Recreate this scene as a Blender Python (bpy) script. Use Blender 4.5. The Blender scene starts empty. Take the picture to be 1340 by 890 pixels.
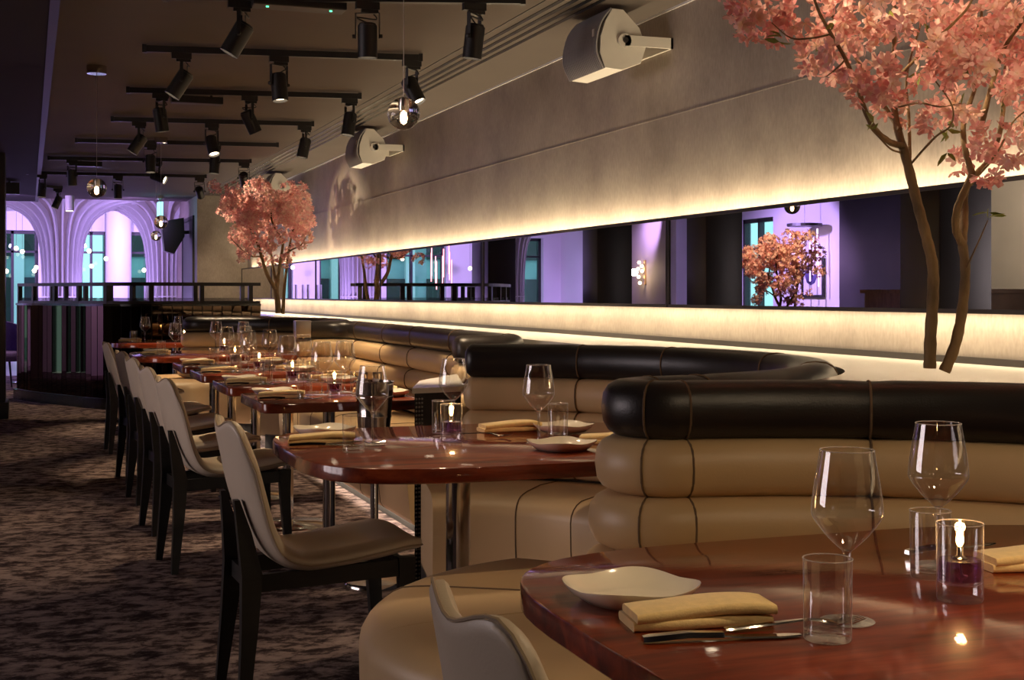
import bpy, bmesh, math, random
from mathutils import Vector, Matrix, noise
SC = bpy.context.scene
COL = SC.collection
PI = math.pi
random.seed(7)

# ------------------------------------------------------------------ camera
F_PX, CAM_H = 1750.0, 1.21
TH = math.atan(633 / F_PX)
S_, C_ = math.sin(TH), math.cos(TH)
cam_d = bpy.data.cameras.new('camera')
cam = bpy.data.objects.new('camera', cam_d)
COL.objects.link(cam)
cam.location = (0, 0, CAM_H)
cam.rotation_euler = (PI / 2, 0, -TH)
cam_d.sensor_width = 36
cam_d.lens = 36 * F_PX / 1340
cam_d.shift_y = -60 / 1340
cam_d.clip_start = 0.02
SC.camera = cam

# ------------------------------------------------------------------ materials
def mat(name):
    m = bpy.data.materials.new(name)
    m.use_nodes = True
    nt = m.node_tree
    nt.nodes.clear()
    out = nt.nodes.new('ShaderNodeOutputMaterial')
    return m, nt, out

def N(nt, kind, **kw):
    n = nt.nodes.new(kind)
    for k, v in kw.items():
        if k in n.inputs.keys():
            n.inputs[k].default_value = v
        else:
            setattr(n, k, v)
    return n

def coords(nt, scale=(1, 1, 1), kind='Object', rot=(0, 0, 0)):
    tc = N(nt, 'ShaderNodeTexCoord')
    mp = N(nt, 'ShaderNodeMapping')
    mp.inputs['Scale'].default_value = scale
    mp.inputs['Rotation'].default_value = rot
    nt.links.new(tc.outputs[kind], mp.inputs['Vector'])
    return mp

def ramp(nt, fac, stops):
    r = N(nt, 'ShaderNodeValToRGB')
    el = r.color_ramp.elements
    while len(el) < len(stops):
        el.new(0.5)
    for e, (p, c) in zip(el, stops):
        e.position = p
        e.color = (*c, 1)
    nt.links.new(fac, r.inputs['Fac'])
    return r

def principled(name, col, rough=0.5, metal=0.0, coat=0.0, spec=0.5, noise_scale=0, noise_amt=0.15, bump=0.0, bump_scale=40, nscale3=(1, 1, 1), sheen=0.0):
    m, nt, out = mat(name)
    b = N(nt, 'ShaderNodeBsdfPrincipled', Roughness=rough, Metallic=metal)
    b.inputs['Base Color'].default_value = (*col, 1)
    b.inputs['Coat Weight'].default_value = coat
    b.inputs['Coat Roughness'].default_value = 0.05
    b.inputs['Specular IOR Level'].default_value = spec
    b.inputs['Sheen Weight'].default_value = sheen
    nt.links.new(b.outputs[0], out.inputs[0])
    sc = noise_scale or 6.0
    mp = coords(nt, nscale3)
    nz = N(nt, 'ShaderNodeTexNoise', Scale=sc, Detail=5.0)
    nt.links.new(mp.outputs[0], nz.inputs['Vector'])
    a = noise_amt if noise_scale else 0.06
    lo = tuple(c * (1 - a) for c in col)
    hi = tuple(min(1, c * (1 + a)) for c in col)
    r = ramp(nt, nz.outputs['Fac'], [(0.3, lo), (0.7, hi)])
    nt.links.new(r.outputs[0], b.inputs['Base Color'])
    if bump:
        n2 = N(nt, 'ShaderNodeTexNoise', Scale=bump_scale, Detail=3.0)
        nt.links.new(mp.outputs[0], n2.inputs['Vector'])
        bp = N(nt, 'ShaderNodeBump', Strength=bump, Distance=0.01)
        nt.links.new(n2.outputs['Fac'], bp.inputs['Height'])
        nt.links.new(bp.outputs[0], b.inputs['Normal'])
    return m

def emission(name, col, strength):
    m, nt, out = mat(name)
    e = N(nt, 'ShaderNodeEmission', Strength=strength)
    e.inputs['Color'].default_value = (*col, 1)
    nt.links.new(e.outputs[0], out.inputs[0])
    return m

def thin_glass(name, tint=(0.985, 0.985, 0.985), gain=0.85, base=0.18, rough=0.0):
    m, nt, out = mat(name)
    t = N(nt, 'ShaderNodeBsdfTransparent')
    t.inputs['Color'].default_value = (*tint, 1)
    g = N(nt, 'ShaderNodeBsdfGlossy', Roughness=rough)
    lw = N(nt, 'ShaderNodeLayerWeight', Blend=0.5)
    pw = N(nt, 'ShaderNodeMath', operation='POWER')
    pw.inputs[1].default_value = 4.0
    nt.links.new(lw.outputs['Facing'], pw.inputs[0])
    ma = N(nt, 'ShaderNodeMath', operation='MULTIPLY_ADD', use_clamp=True)
    ma.inputs[1].default_value = gain
    ma.inputs[2].default_value = base
    nt.links.new(pw.outputs[0], ma.inputs[0])
    mx = N(nt, 'ShaderNodeMixShader')
    g2 = N(nt, 'ShaderNodeBsdfGlossy', Roughness=0.45)
    d2 = N(nt, 'ShaderNodeBsdfTranslucent')  # white put into grazing edges, standing in for bright refracted outlines
    d2.inputs['Color'].default_value = (0.9, 0.9, 0.92, 1)
    e1 = N(nt, 'ShaderNodeMixShader')
    e1.inputs[0].default_value = 0.4
    nt.links.new(g2.outputs[0], e1.inputs[1])
    nt.links.new(d2.outputs[0], e1.inputs[2])
    e2 = N(nt, 'ShaderNodeMixShader')
    nt.links.new(pw.outputs[0], e2.inputs[0])
    nt.links.new(g.outputs[0], e2.inputs[1])
    nt.links.new(e1.outputs[0], e2.inputs[2])
    nt.links.new(ma.outputs[0], mx.inputs[0])
    nt.links.new(t.outputs[0], mx.inputs[1])
    nt.links.new(e2.outputs[0], mx.inputs[2])
    nt.links.new(mx.outputs[0], out.inputs[0])
    return m

M = {}
M['cream'] = principled('cream_leather', (0.64, 0.44, 0.235), 0.42, noise_scale=3, noise_amt=0.05, bump=0.06, bump_scale=220)
M['chair'] = principled('ivory_leather', (0.72, 0.60, 0.46), 0.42, noise_scale=3, noise_amt=0.04, bump=0.05, bump_scale=220)
M['pipe'] = principled('ivory_piping', (0.40, 0.30, 0.20), 0.6)
M['black_leather'] = principled('black_leather', (0.016, 0.012, 0.011), 0.36, noise_scale=4, noise_amt=0.2, bump=0.08, bump_scale=200)
M['seam'] = principled('stitch_seam', (0.16, 0.10, 0.055), 0.8)
M['black_wood'] = principled('black_stained_wood', (0.007, 0.006, 0.0055), 0.45, noise_scale=8, noise_amt=0.3, nscale3=(1, 1, 8))
M['black_metal'] = principled('black_powder_metal', (0.014, 0.012, 0.011), 0.45)
M['black_gloss'] = principled('black_gloss', (0.01, 0.01, 0.01), 0.18)
M['plinth'] = principled('dark_plinth', (0.02, 0.016, 0.014), 0.6)
M['steel'] = principled('polished_steel', (0.62, 0.58, 0.55), 0.12, metal=1.0, noise_scale=2, noise_amt=0.05)
M['steel_brush'] = principled('brushed_steel', (0.55, 0.50, 0.46), 0.28, metal=1.0)
M['brass'] = principled('brass', (0.75, 0.52, 0.25), 0.25, metal=1.0)
M['white_plastic'] = principled('white_enamel', (0.74, 0.70, 0.62), 0.4)
M['grille'] = principled('speaker_mesh_grey', (0.36, 0.34, 0.34), 0.5)
M['slab'] = principled('white_slab', (0.80, 0.76, 0.70), 0.22, noise_scale=2, noise_amt=0.03)
M['trim'] = principled('dark_trim', (0.035, 0.028, 0.024), 0.5)
M['napkin'] = principled('yellow_linen', (0.88, 0.64, 0.29), 0.85, noise_scale=60, noise_amt=0.08, bump=0.15, bump_scale=300, sheen=0.3)
M['china'] = principled('cream_china', (0.84, 0.76, 0.62), 0.15, coat=0.4)
M['bark'] = principled('tree_bark', (0.20, 0.125, 0.055), 0.8, noise_scale=12, noise_amt=0.5, bump=0.6, bump_scale=60, nscale3=(1, 1, 0.5))
M['leaf'] = principled('green_leaf', (0.20, 0.22, 0.035), 0.5, noise_scale=5, noise_amt=0.3)
M['ceil_main'] = principled('ceiling_paint', (0.135, 0.112, 0.096), 0.8, spec=0.1, noise_scale=1.5, noise_amt=0.05)
M['ceil_left'] = principled('soffit_paint', (0.030, 0.023, 0.023), 0.8, spec=0.1, noise_scale=1.5, noise_amt=0.05)
M['white_paint'] = principled('white_paint', (0.78, 0.76, 0.76), 0.6, noise_scale=1.0, noise_amt=0.03)
M['grey_paint'] = principled('beige_grey_paint', (0.42, 0.37, 0.30), 0.7, noise_scale=2.0, noise_amt=0.06)
M['dark_panel'] = principled('dark_panel', (0.03, 0.026, 0.026), 0.4, noise_scale=2, noise_amt=0.2)
M['lounge_floor'] = principled('pale_tile', (0.45, 0.42, 0.42), 0.3, noise_scale=3, noise_amt=0.08)
M['blue_fabric'] = principled('violet_fabric', (0.16, 0.10, 0.42), 0.8, noise_scale=30, noise_amt=0.1)
M['brown_wood'] = principled('oak_panel', (0.30, 0.18, 0.09), 0.5, noise_scale=5, noise_amt=0.2, nscale3=(1, 6, 1))
M['facade'] = principled('stone_facade', (0.30, 0.42, 0.42), 0.8, noise_scale=2, noise_amt=0.15)
M['glass'] = thin_glass('drinking_glass')
def painted_rim(name, body, keep=0.62):  # white diffuse mixed in to imitate bright refracted light along rims
    m, nt, out = mat(name)
    t = N(nt, 'ShaderNodeBsdfTransparent')
    g = N(nt, 'ShaderNodeBsdfGlossy', Roughness=0.12)
    d = N(nt, 'ShaderNodeBsdfDiffuse')
    d.inputs['Color'].default_value = (*body, 1)
    a = N(nt, 'ShaderNodeMixShader')
    a.inputs[0].default_value = 0.5
    nt.links.new(g.outputs[0], a.inputs[1])
    nt.links.new(d.outputs[0], a.inputs[2])
    b = N(nt, 'ShaderNodeMixShader')
    b.inputs[0].default_value = keep
    nt.links.new(a.outputs[0], b.inputs[1])
    nt.links.new(t.outputs[0], b.inputs[2])
    nt.links.new(b.outputs[0], out.inputs[0])
    return m
M['rim_glass'] = painted_rim('glass_rim', (0.9, 0.88, 0.88), 0.55)
M['thick_glass'] = thin_glass('thick_glass', tint=(0.95, 0.96, 0.96), gain=0.7, base=0.24)
M['pane'] = thin_glass('window_pane', tint=(0.82, 0.94, 0.95), gain=0.5, base=0.03)
_m, _nt, _out = mat('cast_glass')
_g = N(_nt, 'ShaderNodeBsdfGlass', IOR=1.45, Roughness=0.0)
_nt.links.new(_g.outputs[0], _out.inputs[0])
M['cast_glass'] = _m
M['clear_pane'] = thin_glass('clear_window_pane', tint=(0.97, 0.95, 0.95), gain=0.5, base=0.03)  # untinted pane for the added left window, keeps the fill neutral
M['oil'] = thin_glass('lamp_oil', tint=(0.58, 0.36, 0.62), gain=0.5, base=0.04)
M['flame'] = emission('candle_flame', (1.0, 0.55, 0.18), 40)
M['bulb'] = emission('warm_bulb', (1.0, 0.62, 0.30), 14)
M['lens'] = emission('spot_lens', (1.0, 0.80, 0.55), 9)
M['lens_dim'] = emission('spot_lens_soft', (1.0, 0.80, 0.58), 1.6)
M['green_led'] = emission('green_led', (0.1, 1.0, 0.4), 3)
M['cyan_sign'] = emission('cyan_sign', (0.30, 0.85, 1.0), 2.2)
M['neon'] = emission('neon_tube', (1.0, 0.25, 0.30), 5)
M['neon_v'] = emission('violet_neon_tube', (0.75, 0.45, 1.0), 5)
M['globe_light'] = emission('globe_light', (1.0, 0.82, 0.58), 6)
M['canvas'] = principled('art_canvas', (0.70, 0.68, 0.72), 0.8)
M['ink'] = principled('art_ink', (0.05, 0.04, 0.12), 0.7, noise_scale=8, noise_amt=0.6)

def mk_mirror(name, col, rough):
    m, nt, out = mat(name)
    g = N(nt, 'ShaderNodeBsdfGlossy', Roughness=rough)
    g.inputs['Color'].default_value = (*col, 1)
    nt.links.new(g.outputs[0], out.inputs[0])
    return m
M['mirror'] = mk_mirror('mirror_silver', (0.88, 0.86, 0.85), 0.0)
M['bronze_mirror'] = mk_mirror('bronze_mirror', (0.085, 0.058, 0.04), 0.02)

def mk_wall():
    m, nt, out = mat('brushed_plaster')
    b = N(nt, 'ShaderNodeBsdfPrincipled', Roughness=0.55)
    mp = coords(nt, (1, 1, 1))
    big = N(nt, 'ShaderNodeTexNoise', Scale=1.5, Detail=8.0, Roughness=0.65)
    nt.links.new(mp.outputs[0], big.inputs['Vector'])
    mp2 = coords(nt, (60, 60, 20))
    fine = N(nt, 'ShaderNodeTexNoise', Scale=1.3, Detail=5.0)
    nt.links.new(mp2.outputs[0], fine.inputs['Vector'])
    r1 = ramp(nt, big.outputs['Fac'], [(0.30, (0.25, 0.205, 0.17)), (0.5, (0.37, 0.31, 0.255)), (0.72, (0.48, 0.41, 0.335))])
    r2 = ramp(nt, fine.outputs['Fac'], [(0.3, (0.80, 0.80, 0.80)), (0.7, (1, 1, 1))])
    mx = N(nt, 'ShaderNodeMix', data_type='RGBA', blend_type='MULTIPLY')
    mx.inputs[0].default_value = 1.0
    nt.links.new(r1.outputs[0], mx.inputs[6])
    nt.links.new(r2.outputs[0], mx.inputs[7])
    nt.links.new(mx.outputs[2], b.inputs['Base Color'])
    bp = N(nt, 'ShaderNodeBump', Strength=0.25, Distance=0.004)
    nt.links.new(fine.outputs['Fac'], bp.inputs['Height'])
    nt.links.new(bp.outputs[0], b.inputs['Normal'])
    nt.links.new(b.outputs[0], out.inputs[0])
    return m
M['wall'] = mk_wall()

def mk_carpet():
    m, nt, out = mat('patterned_carpet')
    b = N(nt, 'ShaderNodeBsdfPrincipled', Roughness=0.95)
    b.inputs['Specular IOR Level'].default_value = 0.1
    mp = coords(nt, (9.0, 13.0, 1), rot=(0, 0, 0.3))
    n1 = N(nt, 'ShaderNodeTexNoise', Scale=1.0, Detail=9.0, Roughness=0.72, Distortion=0.25)
    nt.links.new(mp.outputs[0], n1.inputs['Vector'])
    r1 = ramp(nt, n1.outputs['Fac'], [(0.40, (0.035, 0.022, 0.024)), (0.47, (0.10, 0.072, 0.072)), (0.53, (0.30, 0.235, 0.225)), (0.66, (0.44, 0.36, 0.34))])
    mp3 = coords(nt, (0.5, 1.0, 1))
    n3 = N(nt, 'ShaderNodeTexNoise', Scale=1.0, Detail=3.0)
    nt.links.new(mp3.outputs[0], n3.inputs['Vector'])
    r3 = ramp(nt, n3.outputs['Fac'], [(0.35, (0.62, 0.58, 0.60)), (0.65, (1.0, 0.94, 0.88))])
    mx = N(nt, 'ShaderNodeMix', data_type='RGBA', blend_type='MULTIPLY')
    mx.inputs[0].default_value = 1.0
    nt.links.new(r1.outputs[0], mx.inputs[6])
    nt.links.new(r3.outputs[0], mx.inputs[7])
    nt.links.new(mx.outputs[2], b.inputs['Base Color'])
    mp2 = coords(nt, (260, 260, 1))
    n2 = N(nt, 'ShaderNodeTexNoise', Scale=1.0, Detail=2.0)
    nt.links.new(mp2.outputs[0], n2.inputs['Vector'])
    bp = N(nt, 'ShaderNodeBump', Strength=0.5, Distance=0.004)
    nt.links.new(n2.outputs['Fac'], bp.inputs['Height'])
    nt.links.new(bp.outputs[0], b.inputs['Normal'])
    nt.links.new(b.outputs[0], out.inputs[0])
    return m
M['carpet'] = mk_carpet()

def mk_wood():
    m, nt, out = mat('polished_mahogany')
    b = N(nt, 'ShaderNodeBsdfPrincipled', Roughness=0.35)
    b.inputs['Specular IOR Level'].default_value = 0.15
    b.inputs['Coat Weight'].default_value = 1.0
    b.inputs['Coat IOR'].default_value = 1.5
    b.inputs['Coat Roughness'].default_value = 0.03
    mp = coords(nt, (2.0, 14.0, 14.0), rot=(0, 0, 0.5))
    n1 = N(nt, 'ShaderNodeTexNoise', Scale=1.6, Detail=8.0, Roughness=0.6, Distortion=0.6)
    nt.links.new(mp.outputs[0], n1.inputs['Vector'])
    r1 = ramp(nt, n1.outputs['Fac'], [(0.30, (0.075, 0.011, 0.003)), (0.5, (0.19, 0.028, 0.008)), (0.72, (0.31, 0.060, 0.017))])
    nt.links.new(r1.outputs[0], b.inputs['Base Color'])
    mp2 = coords(nt, (10, 120, 120), rot=(0, 0, 0.5))
    n2 = N(nt, 'ShaderNodeTexNoise', Scale=1.2, Detail=4.0, Distortion=0.5)
    nt.links.new(mp2.outputs[0], n2.inputs['Vector'])
    bp = N(nt, 'ShaderNodeBump', Strength=0.07, Distance=0.002)
    nt.links.new(n2.outputs['Fac'], bp.inputs['Height'])
    nt.links.new(bp.outputs[0], b.inputs['Normal'])
    nt.links.new(bp.outputs[0], b.inputs['Coat Normal'])
    nt.links.new(b.outputs[0], out.inputs[0])
    return m
M['wood'] = mk_wood()

def mk_blossom():
    m, nt, out = mat('pink_blossom')
    at = N(nt, 'ShaderNodeAttribute', attribute_name='tone')
    r = ramp(nt, at.outputs['Fac'], [(0.0, (0.78, 0.52, 0.30)), (0.18, (0.90, 0.68, 0.60)), (0.5, (0.88, 0.52, 0.48)), (0.8, (0.80, 0.36, 0.36)), (1.0, (0.94, 0.76, 0.70))])
    d = N(nt, 'ShaderNodeBsdfDiffuse')
    t = N(nt, 'ShaderNodeBsdfTranslucent')
    mx = N(nt, 'ShaderNodeMixShader')
    mx.inputs[0].default_value = 0.35
    nt.links.new(r.outputs[0], d.inputs[0])
    nt.links.new(r.outputs[0], t.inputs[0])
    nt.links.new(d.outputs[0], mx.inputs[1])
    nt.links.new(t.outputs[0], mx.inputs[2])
    nt.links.new(mx.outputs[0], out.inputs[0])
    return m
M['blossom'] = mk_blossom()

# ------------------------------------------------------------------ mesh helpers
class MB:
    def __init__(self):
        self.v, self.f, self.attr = [], [], []
    def add(self, vs, fs):
        o = len(self.v)
        self.v += [tuple(p) for p in vs]
        self.f += [tuple(i + o for i in f) for f in fs]
        return self
    def box(self, x0, x1, y0, y1, z0, z1, mtx=None, bev=0.0):
        if bev:
            bm = bmesh.new()
            bmesh.ops.create_cube(bm, size=1)
            for v in bm.verts:
                v.co = Vector(((x0 + x1) / 2 + v.co.x * (x1 - x0), (y0 + y1) / 2 + v.co.y * (y1 - y0), (z0 + z1) / 2 + v.co.z * (z1 - z0)))
            bmesh.ops.bevel(bm, geom=bm.edges[:], offset=bev, segments=2, profile=0.5, affect='EDGES')
            bm.verts.index_update()
            vs = [v.co.copy() for v in bm.verts]
            fs = [tuple(v.index for v in f.verts) for f in bm.faces]
            bm.free()
        else:
            vs = [Vector((x, y, z)) for z in (z0, z1) for y in (y0, y1) for x in (x0, x1)]
            fs = [(0, 2, 3, 1), (4, 5, 7, 6), (0, 1, 5, 4), (2, 6, 7, 3), (0, 4, 6, 2), (1, 3, 7, 5)]
        if mtx:
            vs = [mtx @ v for v in vs]
        return self.add(vs, fs)
    def prism(self, poly, z0, z1):
        n = len(poly)
        vs = [(x, y, z0) for x, y in poly] + [(x, y, z1) for x, y in poly]
        fs = [tuple(range(n - 1, -1, -1)), tuple(range(n, 2 * n))]
        fs += [(i, (i + 1) % n, n + (i + 1) % n, n + i) for i in range(n)]
        return self.add(vs, fs)
    def lathe(self, prof, seg=24, cx=0, cy=0, cz=0, mtx=None, cap0=True, cap1=True):
        vs, fs = [], []
        for r, z in prof:
            for k in range(seg):
                a = 2 * PI * k / seg
                p = Vector((cx + r * math.cos(a), cy + r * math.sin(a), cz + z))
                vs.append(mtx @ p if mtx else p)
        for i in range(len(prof) - 1):
            for k in range(seg):
                k2 = (k + 1) % seg
                fs.append((i * seg + k, i * seg + k2, (i + 1) * seg + k2, (i + 1) * seg + k))
        if cap0 and prof[0][0] > 1e-6:
            fs.append(tuple(range(seg - 1, -1, -1)))
        if cap1 and prof[-1][0] > 1e-6:
            o = (len(prof) - 1) * seg
            fs.append(tuple(range(o, o + seg)))
        return self.add(vs, fs)
    def tube(self, pts, rad, seg=8, closed=False):
        pts = [Vector(p) for p in pts]
        n = len(pts)
        rad = rad if isinstance(rad, (list, tuple)) else [rad] * n
        vs, fs = [], []
        up = None
        for i, p in enumerate(pts):
            a = pts[(i - 1) % n] if (closed or i > 0) else p
            b = pts[(i + 1) % n] if (closed or i < n - 1) else p
            t = (b - a).normalized()
            if up is None:
                up = Vector((0, 0, 1)) if abs(t.z) < 0.9 else Vector((1, 0, 0))
            u = (up - t * up.dot(t))
            if u.length < 1e-5:
                u = t.orthogonal()
            u.normalize()
            up = u
            w = t.cross(u)
            for k in range(seg):
                an = 2 * PI * k / seg
                vs.append(p + (u * math.cos(an) + w * math.sin(an)) * rad[i])
        m = n if closed else n - 1
        for i in range(m):
            j = (i + 1) % n
            for k in range(seg):
                k2 = (k + 1) % seg
                fs.append((i * seg + k, i * seg + k2, j * seg + k2, j * seg + k))
        if not closed:
            fs.append(tuple(range(seg - 1, -1, -1)))
            fs.append(tuple(range((n - 1) * seg, n * seg)))
        return self.add(vs, fs)
    def loft(self, rings, caps=True, closed=False):
        n, s = len(rings), len(rings[0])
        vs = [p for r in rings for p in r]
        fs = []
        for i in range(n if closed else n - 1):
            j = (i + 1) % n
            for k in range(s):
                k2 = (k + 1) % s
                fs.append((i * s + k, i * s + k2, j * s + k2, j * s + k))
        if caps and not closed:
            fs.append(tuple(range(s - 1, -1, -1)))
            fs.append(tuple(range((n - 1) * s, n * s)))
        return self.add(vs, fs)
    def bar(self, a, b, w, h, up=(0, 0, 1)):
        """rectangular bar from a to b; w across, h along up"""
        a, b = Vector(a), Vector(b)
        t = (b - a).normalized()
        u = Vector(up)
        u = (u - t * u.dot(t)).normalized()
        s = t.cross(u)
        vs = [p + s * (w / 2 * i) + u * (h / 2 * j) for p in (a, b) for i, j in ((-1, -1), (1, -1), (1, 1), (-1, 1))]
        return self.add(vs, [(0, 3, 2, 1), (4, 5, 6, 7), (0, 1, 5, 4), (1, 2, 6, 5), (2, 3, 7, 6), (3, 0, 4, 7)])
    def build(self, name, m, parent=None, smooth=False, angle=None, sub=0, loc=None):
        me = bpy.data.meshes.new(name)
        me.from_pydata(self.v, [], self.f)
        me.update()
        bm = bmesh.new()
        bm.from_mesh(me)
        bmesh.ops.recalc_face_normals(bm, faces=bm.faces[:])
        bm.to_mesh(me)
        bm.free()
        me.materials.append(m)
        if smooth:
            for p in me.polygons:
                p.use_smooth = True
            me.set_sharp_from_angle(angle=math.radians(angle or 42))
        o = bpy.data.objects.new(name, me)
        COL.objects.link(o)
        if parent:
            o.parent = parent
        if loc:
            o.location = loc
        if sub:
            md = o.modifiers.new('subdivision', 'SUBSURF')
            md.levels = md.render_levels = sub
        return o

def tag(o, label, cat, group=None, kind=None):
    o['label'] = label
    o['category'] = cat
    if group:
        o['group'] = group
    if kind:
        o['kind'] = kind
    return o

def thing(name, loc, label, cat, group=None, rz=0.0):
    o = bpy.data.objects.new(name, None)
    o.empty_display_size = 0.1
    COL.objects.link(o)
    o.location = loc
    o.rotation_euler = (0, 0, rz)
    return tag(o, label, cat, group)

def struct(name, mb, m, parent=None, smooth=False):
    o = mb.build(name, m, parent, smooth)
    if not parent:
        o['kind'] = 'structure'
    return o

def dup(src, loc, rz, label, group=None):
    r = src.copy()
    COL.objects.link(r)
    r.location = loc
    r.rotation_euler = (0, 0, rz)
    r['label'] = label
    if group:
        r['group'] = group
    for ch in list(src.children):
        c = ch.copy()
        COL.objects.link(c)
        c.parent = r
        for g in list(ch.children):
            d = g.copy()
            COL.objects.link(d)
            d.parent = c
    return r

def lamp(name, kind, loc, energy, col, parent=None, aim=None, **kw):
    d = bpy.data.lights.new(name, kind)
    d.energy = energy
    d.color = col
    for k, v in kw.items():
        setattr(d, k, v)
    o = bpy.data.objects.new(name, d)
    COL.objects.link(o)
    o.location = loc
    if aim is not None:
        v = Vector(aim) - Vector(loc)
        o.rotation_euler = v.to_track_quat('-Z', 'Y').to_euler()
    if parent:
        o.parent = parent
    return o

def spline(pts, n):
    """Catmull-Rom through points (any dimension)"""
    out = []
    m = len(pts)
    for i in range(m - 1):
        p0, p1, p2, p3 = pts[max(i - 1, 0)], pts[i], pts[i + 1], pts[min(i + 2, m - 1)]
        for k in range(n):
            t = k / n
            out.append(tuple(0.5 * (2 * b + (c - a) * t + (2 * a - 5 * b + 4 * c - d) * t * t + (3 * b - a - 3 * c + d) * t ** 3)
                             for a, b, c, d in zip(p0, p1, p2, p3)))
    out.append(tuple(pts[-1]))
    return out

WARM = (1.0, 0.72, 0.42)
PURPLE = (0.52, 0.34, 1.0)
WX = 3.0          # plaster wall face
ZC = 2.63         # ceiling height

# ------------------------------------------------------------------ room shell
struct('floor', MB().box(-5.0, 3.4, -2.0, 21.2, -0.1, 0.0), M['carpet'])
struct('floor_lounge', MB().box(-5.0, 3.4, 21.2, 27.4, -0.1, 0.0), M['lounge_floor'])
struct('ceiling', MB().box(0.12, 3.4, -2.0, 21.0, ZC, ZC + 0.15), M['ceil_main'])
struct('ceiling_left', MB().box(-5.0, 0.12, -2.0, 21.0, ZC - 0.05, ZC + 0.15), M['ceil_left'])
struct('ceiling_lounge', MB().box(-5.0, 3.4, 21.0, 27.4, 2.78, 2.93), M['white_paint'])
struct('trim_1', MB().box(0.095, 0.14, -2.0, 21.0, ZC - 0.055, ZC - 0.005), M['trim'])
struct('wall_right', MB().box(WX, WX + 0.2, -2.0, 19.7, 0, ZC + 0.1), M['wall'])
struct('wall_end', MB().box(2.28, WX + 0.2, 19.6, 22.5, 0, 2.7), M['wall'])
struct('wall_behind', MB().box(-5.0, 3.4, -2.2, -2.0, 0, 2.8), M['dark_panel'])
struct('wall_left', MB().box(-5.2, -5.0, -2.0, 3.6, 0, 2.9).box(-5.2, -5.0, 7.6, 13.4, 0, 2.9).box(-5.2, -5.0, 3.6, 7.6, 0, 0.7).box(-5.2, -5.0, 3.6, 7.6, 2.35, 2.9), M['grey_paint'])
_mb = MB().box(-5.14, -5.06, 3.6, 7.6, 0.7, 0.76).box(-5.14, -5.06, 3.6, 7.6, 2.29, 2.35)
for _k in range(5):
    _mb.box(-5.14, -5.06, 3.6 + _k * 0.985, 3.66 + _k * 0.985, 0.7, 2.35)
_w = struct('window_8', _mb, M['black_metal'])  # invented window, added as an opening for the left fill lamp
struct('pane', MB().box(-5.105, -5.095, 3.62, 7.58, 0.72, 2.33), M['clear_pane'], _w)
struct('wall_left_dark', MB().box(-5.2, -4.98, 13.4, 16.1, 0, 2.9), M['dark_panel'])
struct('wall_lounge', MB().box(2.6, 3.4, 22.5, 27.4, 0, 2.95), M['white_paint'])
# thin seam between the two lifts of plaster, and trim where wall meets shelf
struct('trim_2', MB().box(WX - 0.0016, WX + 0.001, -2.0, 19.6, 2.096, 2.0995), M['wall'])
struct('trim_3', MB().box(WX - 0.02, WX + 0.001, -2.0, 19.6, 0.975, 0.998), M['trim'])
struct('trim_4', MB().box(WX - 0.006, WX + 0.001, -2.0, 19.6, ZC - 0.012, ZC), M['white_paint'])
# recessed doorway in the side of the end wall
dr = struct('door_1', MB().box(2.262, 2.285, 20.0, 21.3, 0.0, 2.3), M['dark_panel'])
struct('door_frame', MB().box(2.25, 2.28, 19.92, 20.0, 0, 2.36).box(2.25, 2.28, 21.3, 21.38, 0, 2.36).box(2.25, 2.28, 20.0, 21.3, 2.3, 2.36), M['black_metal'], dr)

# linear slot diffuser in the ceiling
t = thing('linear_ceiling_vent', (2.4, 9, ZC), 'long black four-slot air vent in the ceiling beside the plaster wall', 'vent')
for k in range(4):
    MB().box(-0.013, 0.013, -11, 10.4, -0.003, 0.0).build('slot', M['black_gloss'], t, loc=(0.02 + k * 0.062, 0, 0))
MB().box(-0.004, 0.0, -11, 10.4, -0.004, 0.0).build('edge_trim', M['trim'], t, loc=(-0.05, 0, 0))

# end windows and facade outside
FR = M['black_metal']
def window(n, x0, x1, z0, z1, y, mull):
    mb = MB()
    w = 0.06
    mb.box(x0, x0 + w, y, y + 0.1, z0, z1).box(x1 - w, x1, y, y + 0.1, z0, z1)
    mb.box(x0, x1, y, y + 0.1, z1 - w, z1).box(x0, x1, y, y + 0.1, z0, z0 + w)
    mb.box(x0, x1, y, y + 0.1, z1 - 0.42, z1 - 0.38)
    for k in mull:
        mb.box(x0 + (x1 - x0) * k - 0.025, x0 + (x1 - x0) * k + 0.025, y, y + 0.1, z0, z1)
    o = struct('window_%d' % n, mb, FR)
    struct('pane', MB().box(x0 + 0.02, x1 - 0.02, y + 0.045, y + 0.055, z0 + 0.02, z1 - 0.02), M['pane'], o)
# end wall of the lounge, Y = 27: piers between the windows
px_w = [(-4.6, -3.2), (-2.6, -1.3), (-0.85, 0.18), (0.78, 1.45), (1.82, 2.5)]
mbp = MB()
xs = [-5.0] + [v for w in px_w for v in w] + [3.4]
for k in range(0, len(xs), 2):
    mbp.box(xs[k], xs[k + 1], 27.0, 27.4, 0, 2.95)
for a, b in px_w:
    mbp.box(a, b, 27.0, 27.4, 2.42, 2.95)
struct('wall_far', mbp, M['white_paint'])
for k, (a, b) in enumerate(px_w):
    window(k + 1, a, b, 0.0, 2.42, 27.15, [0.55])
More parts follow.
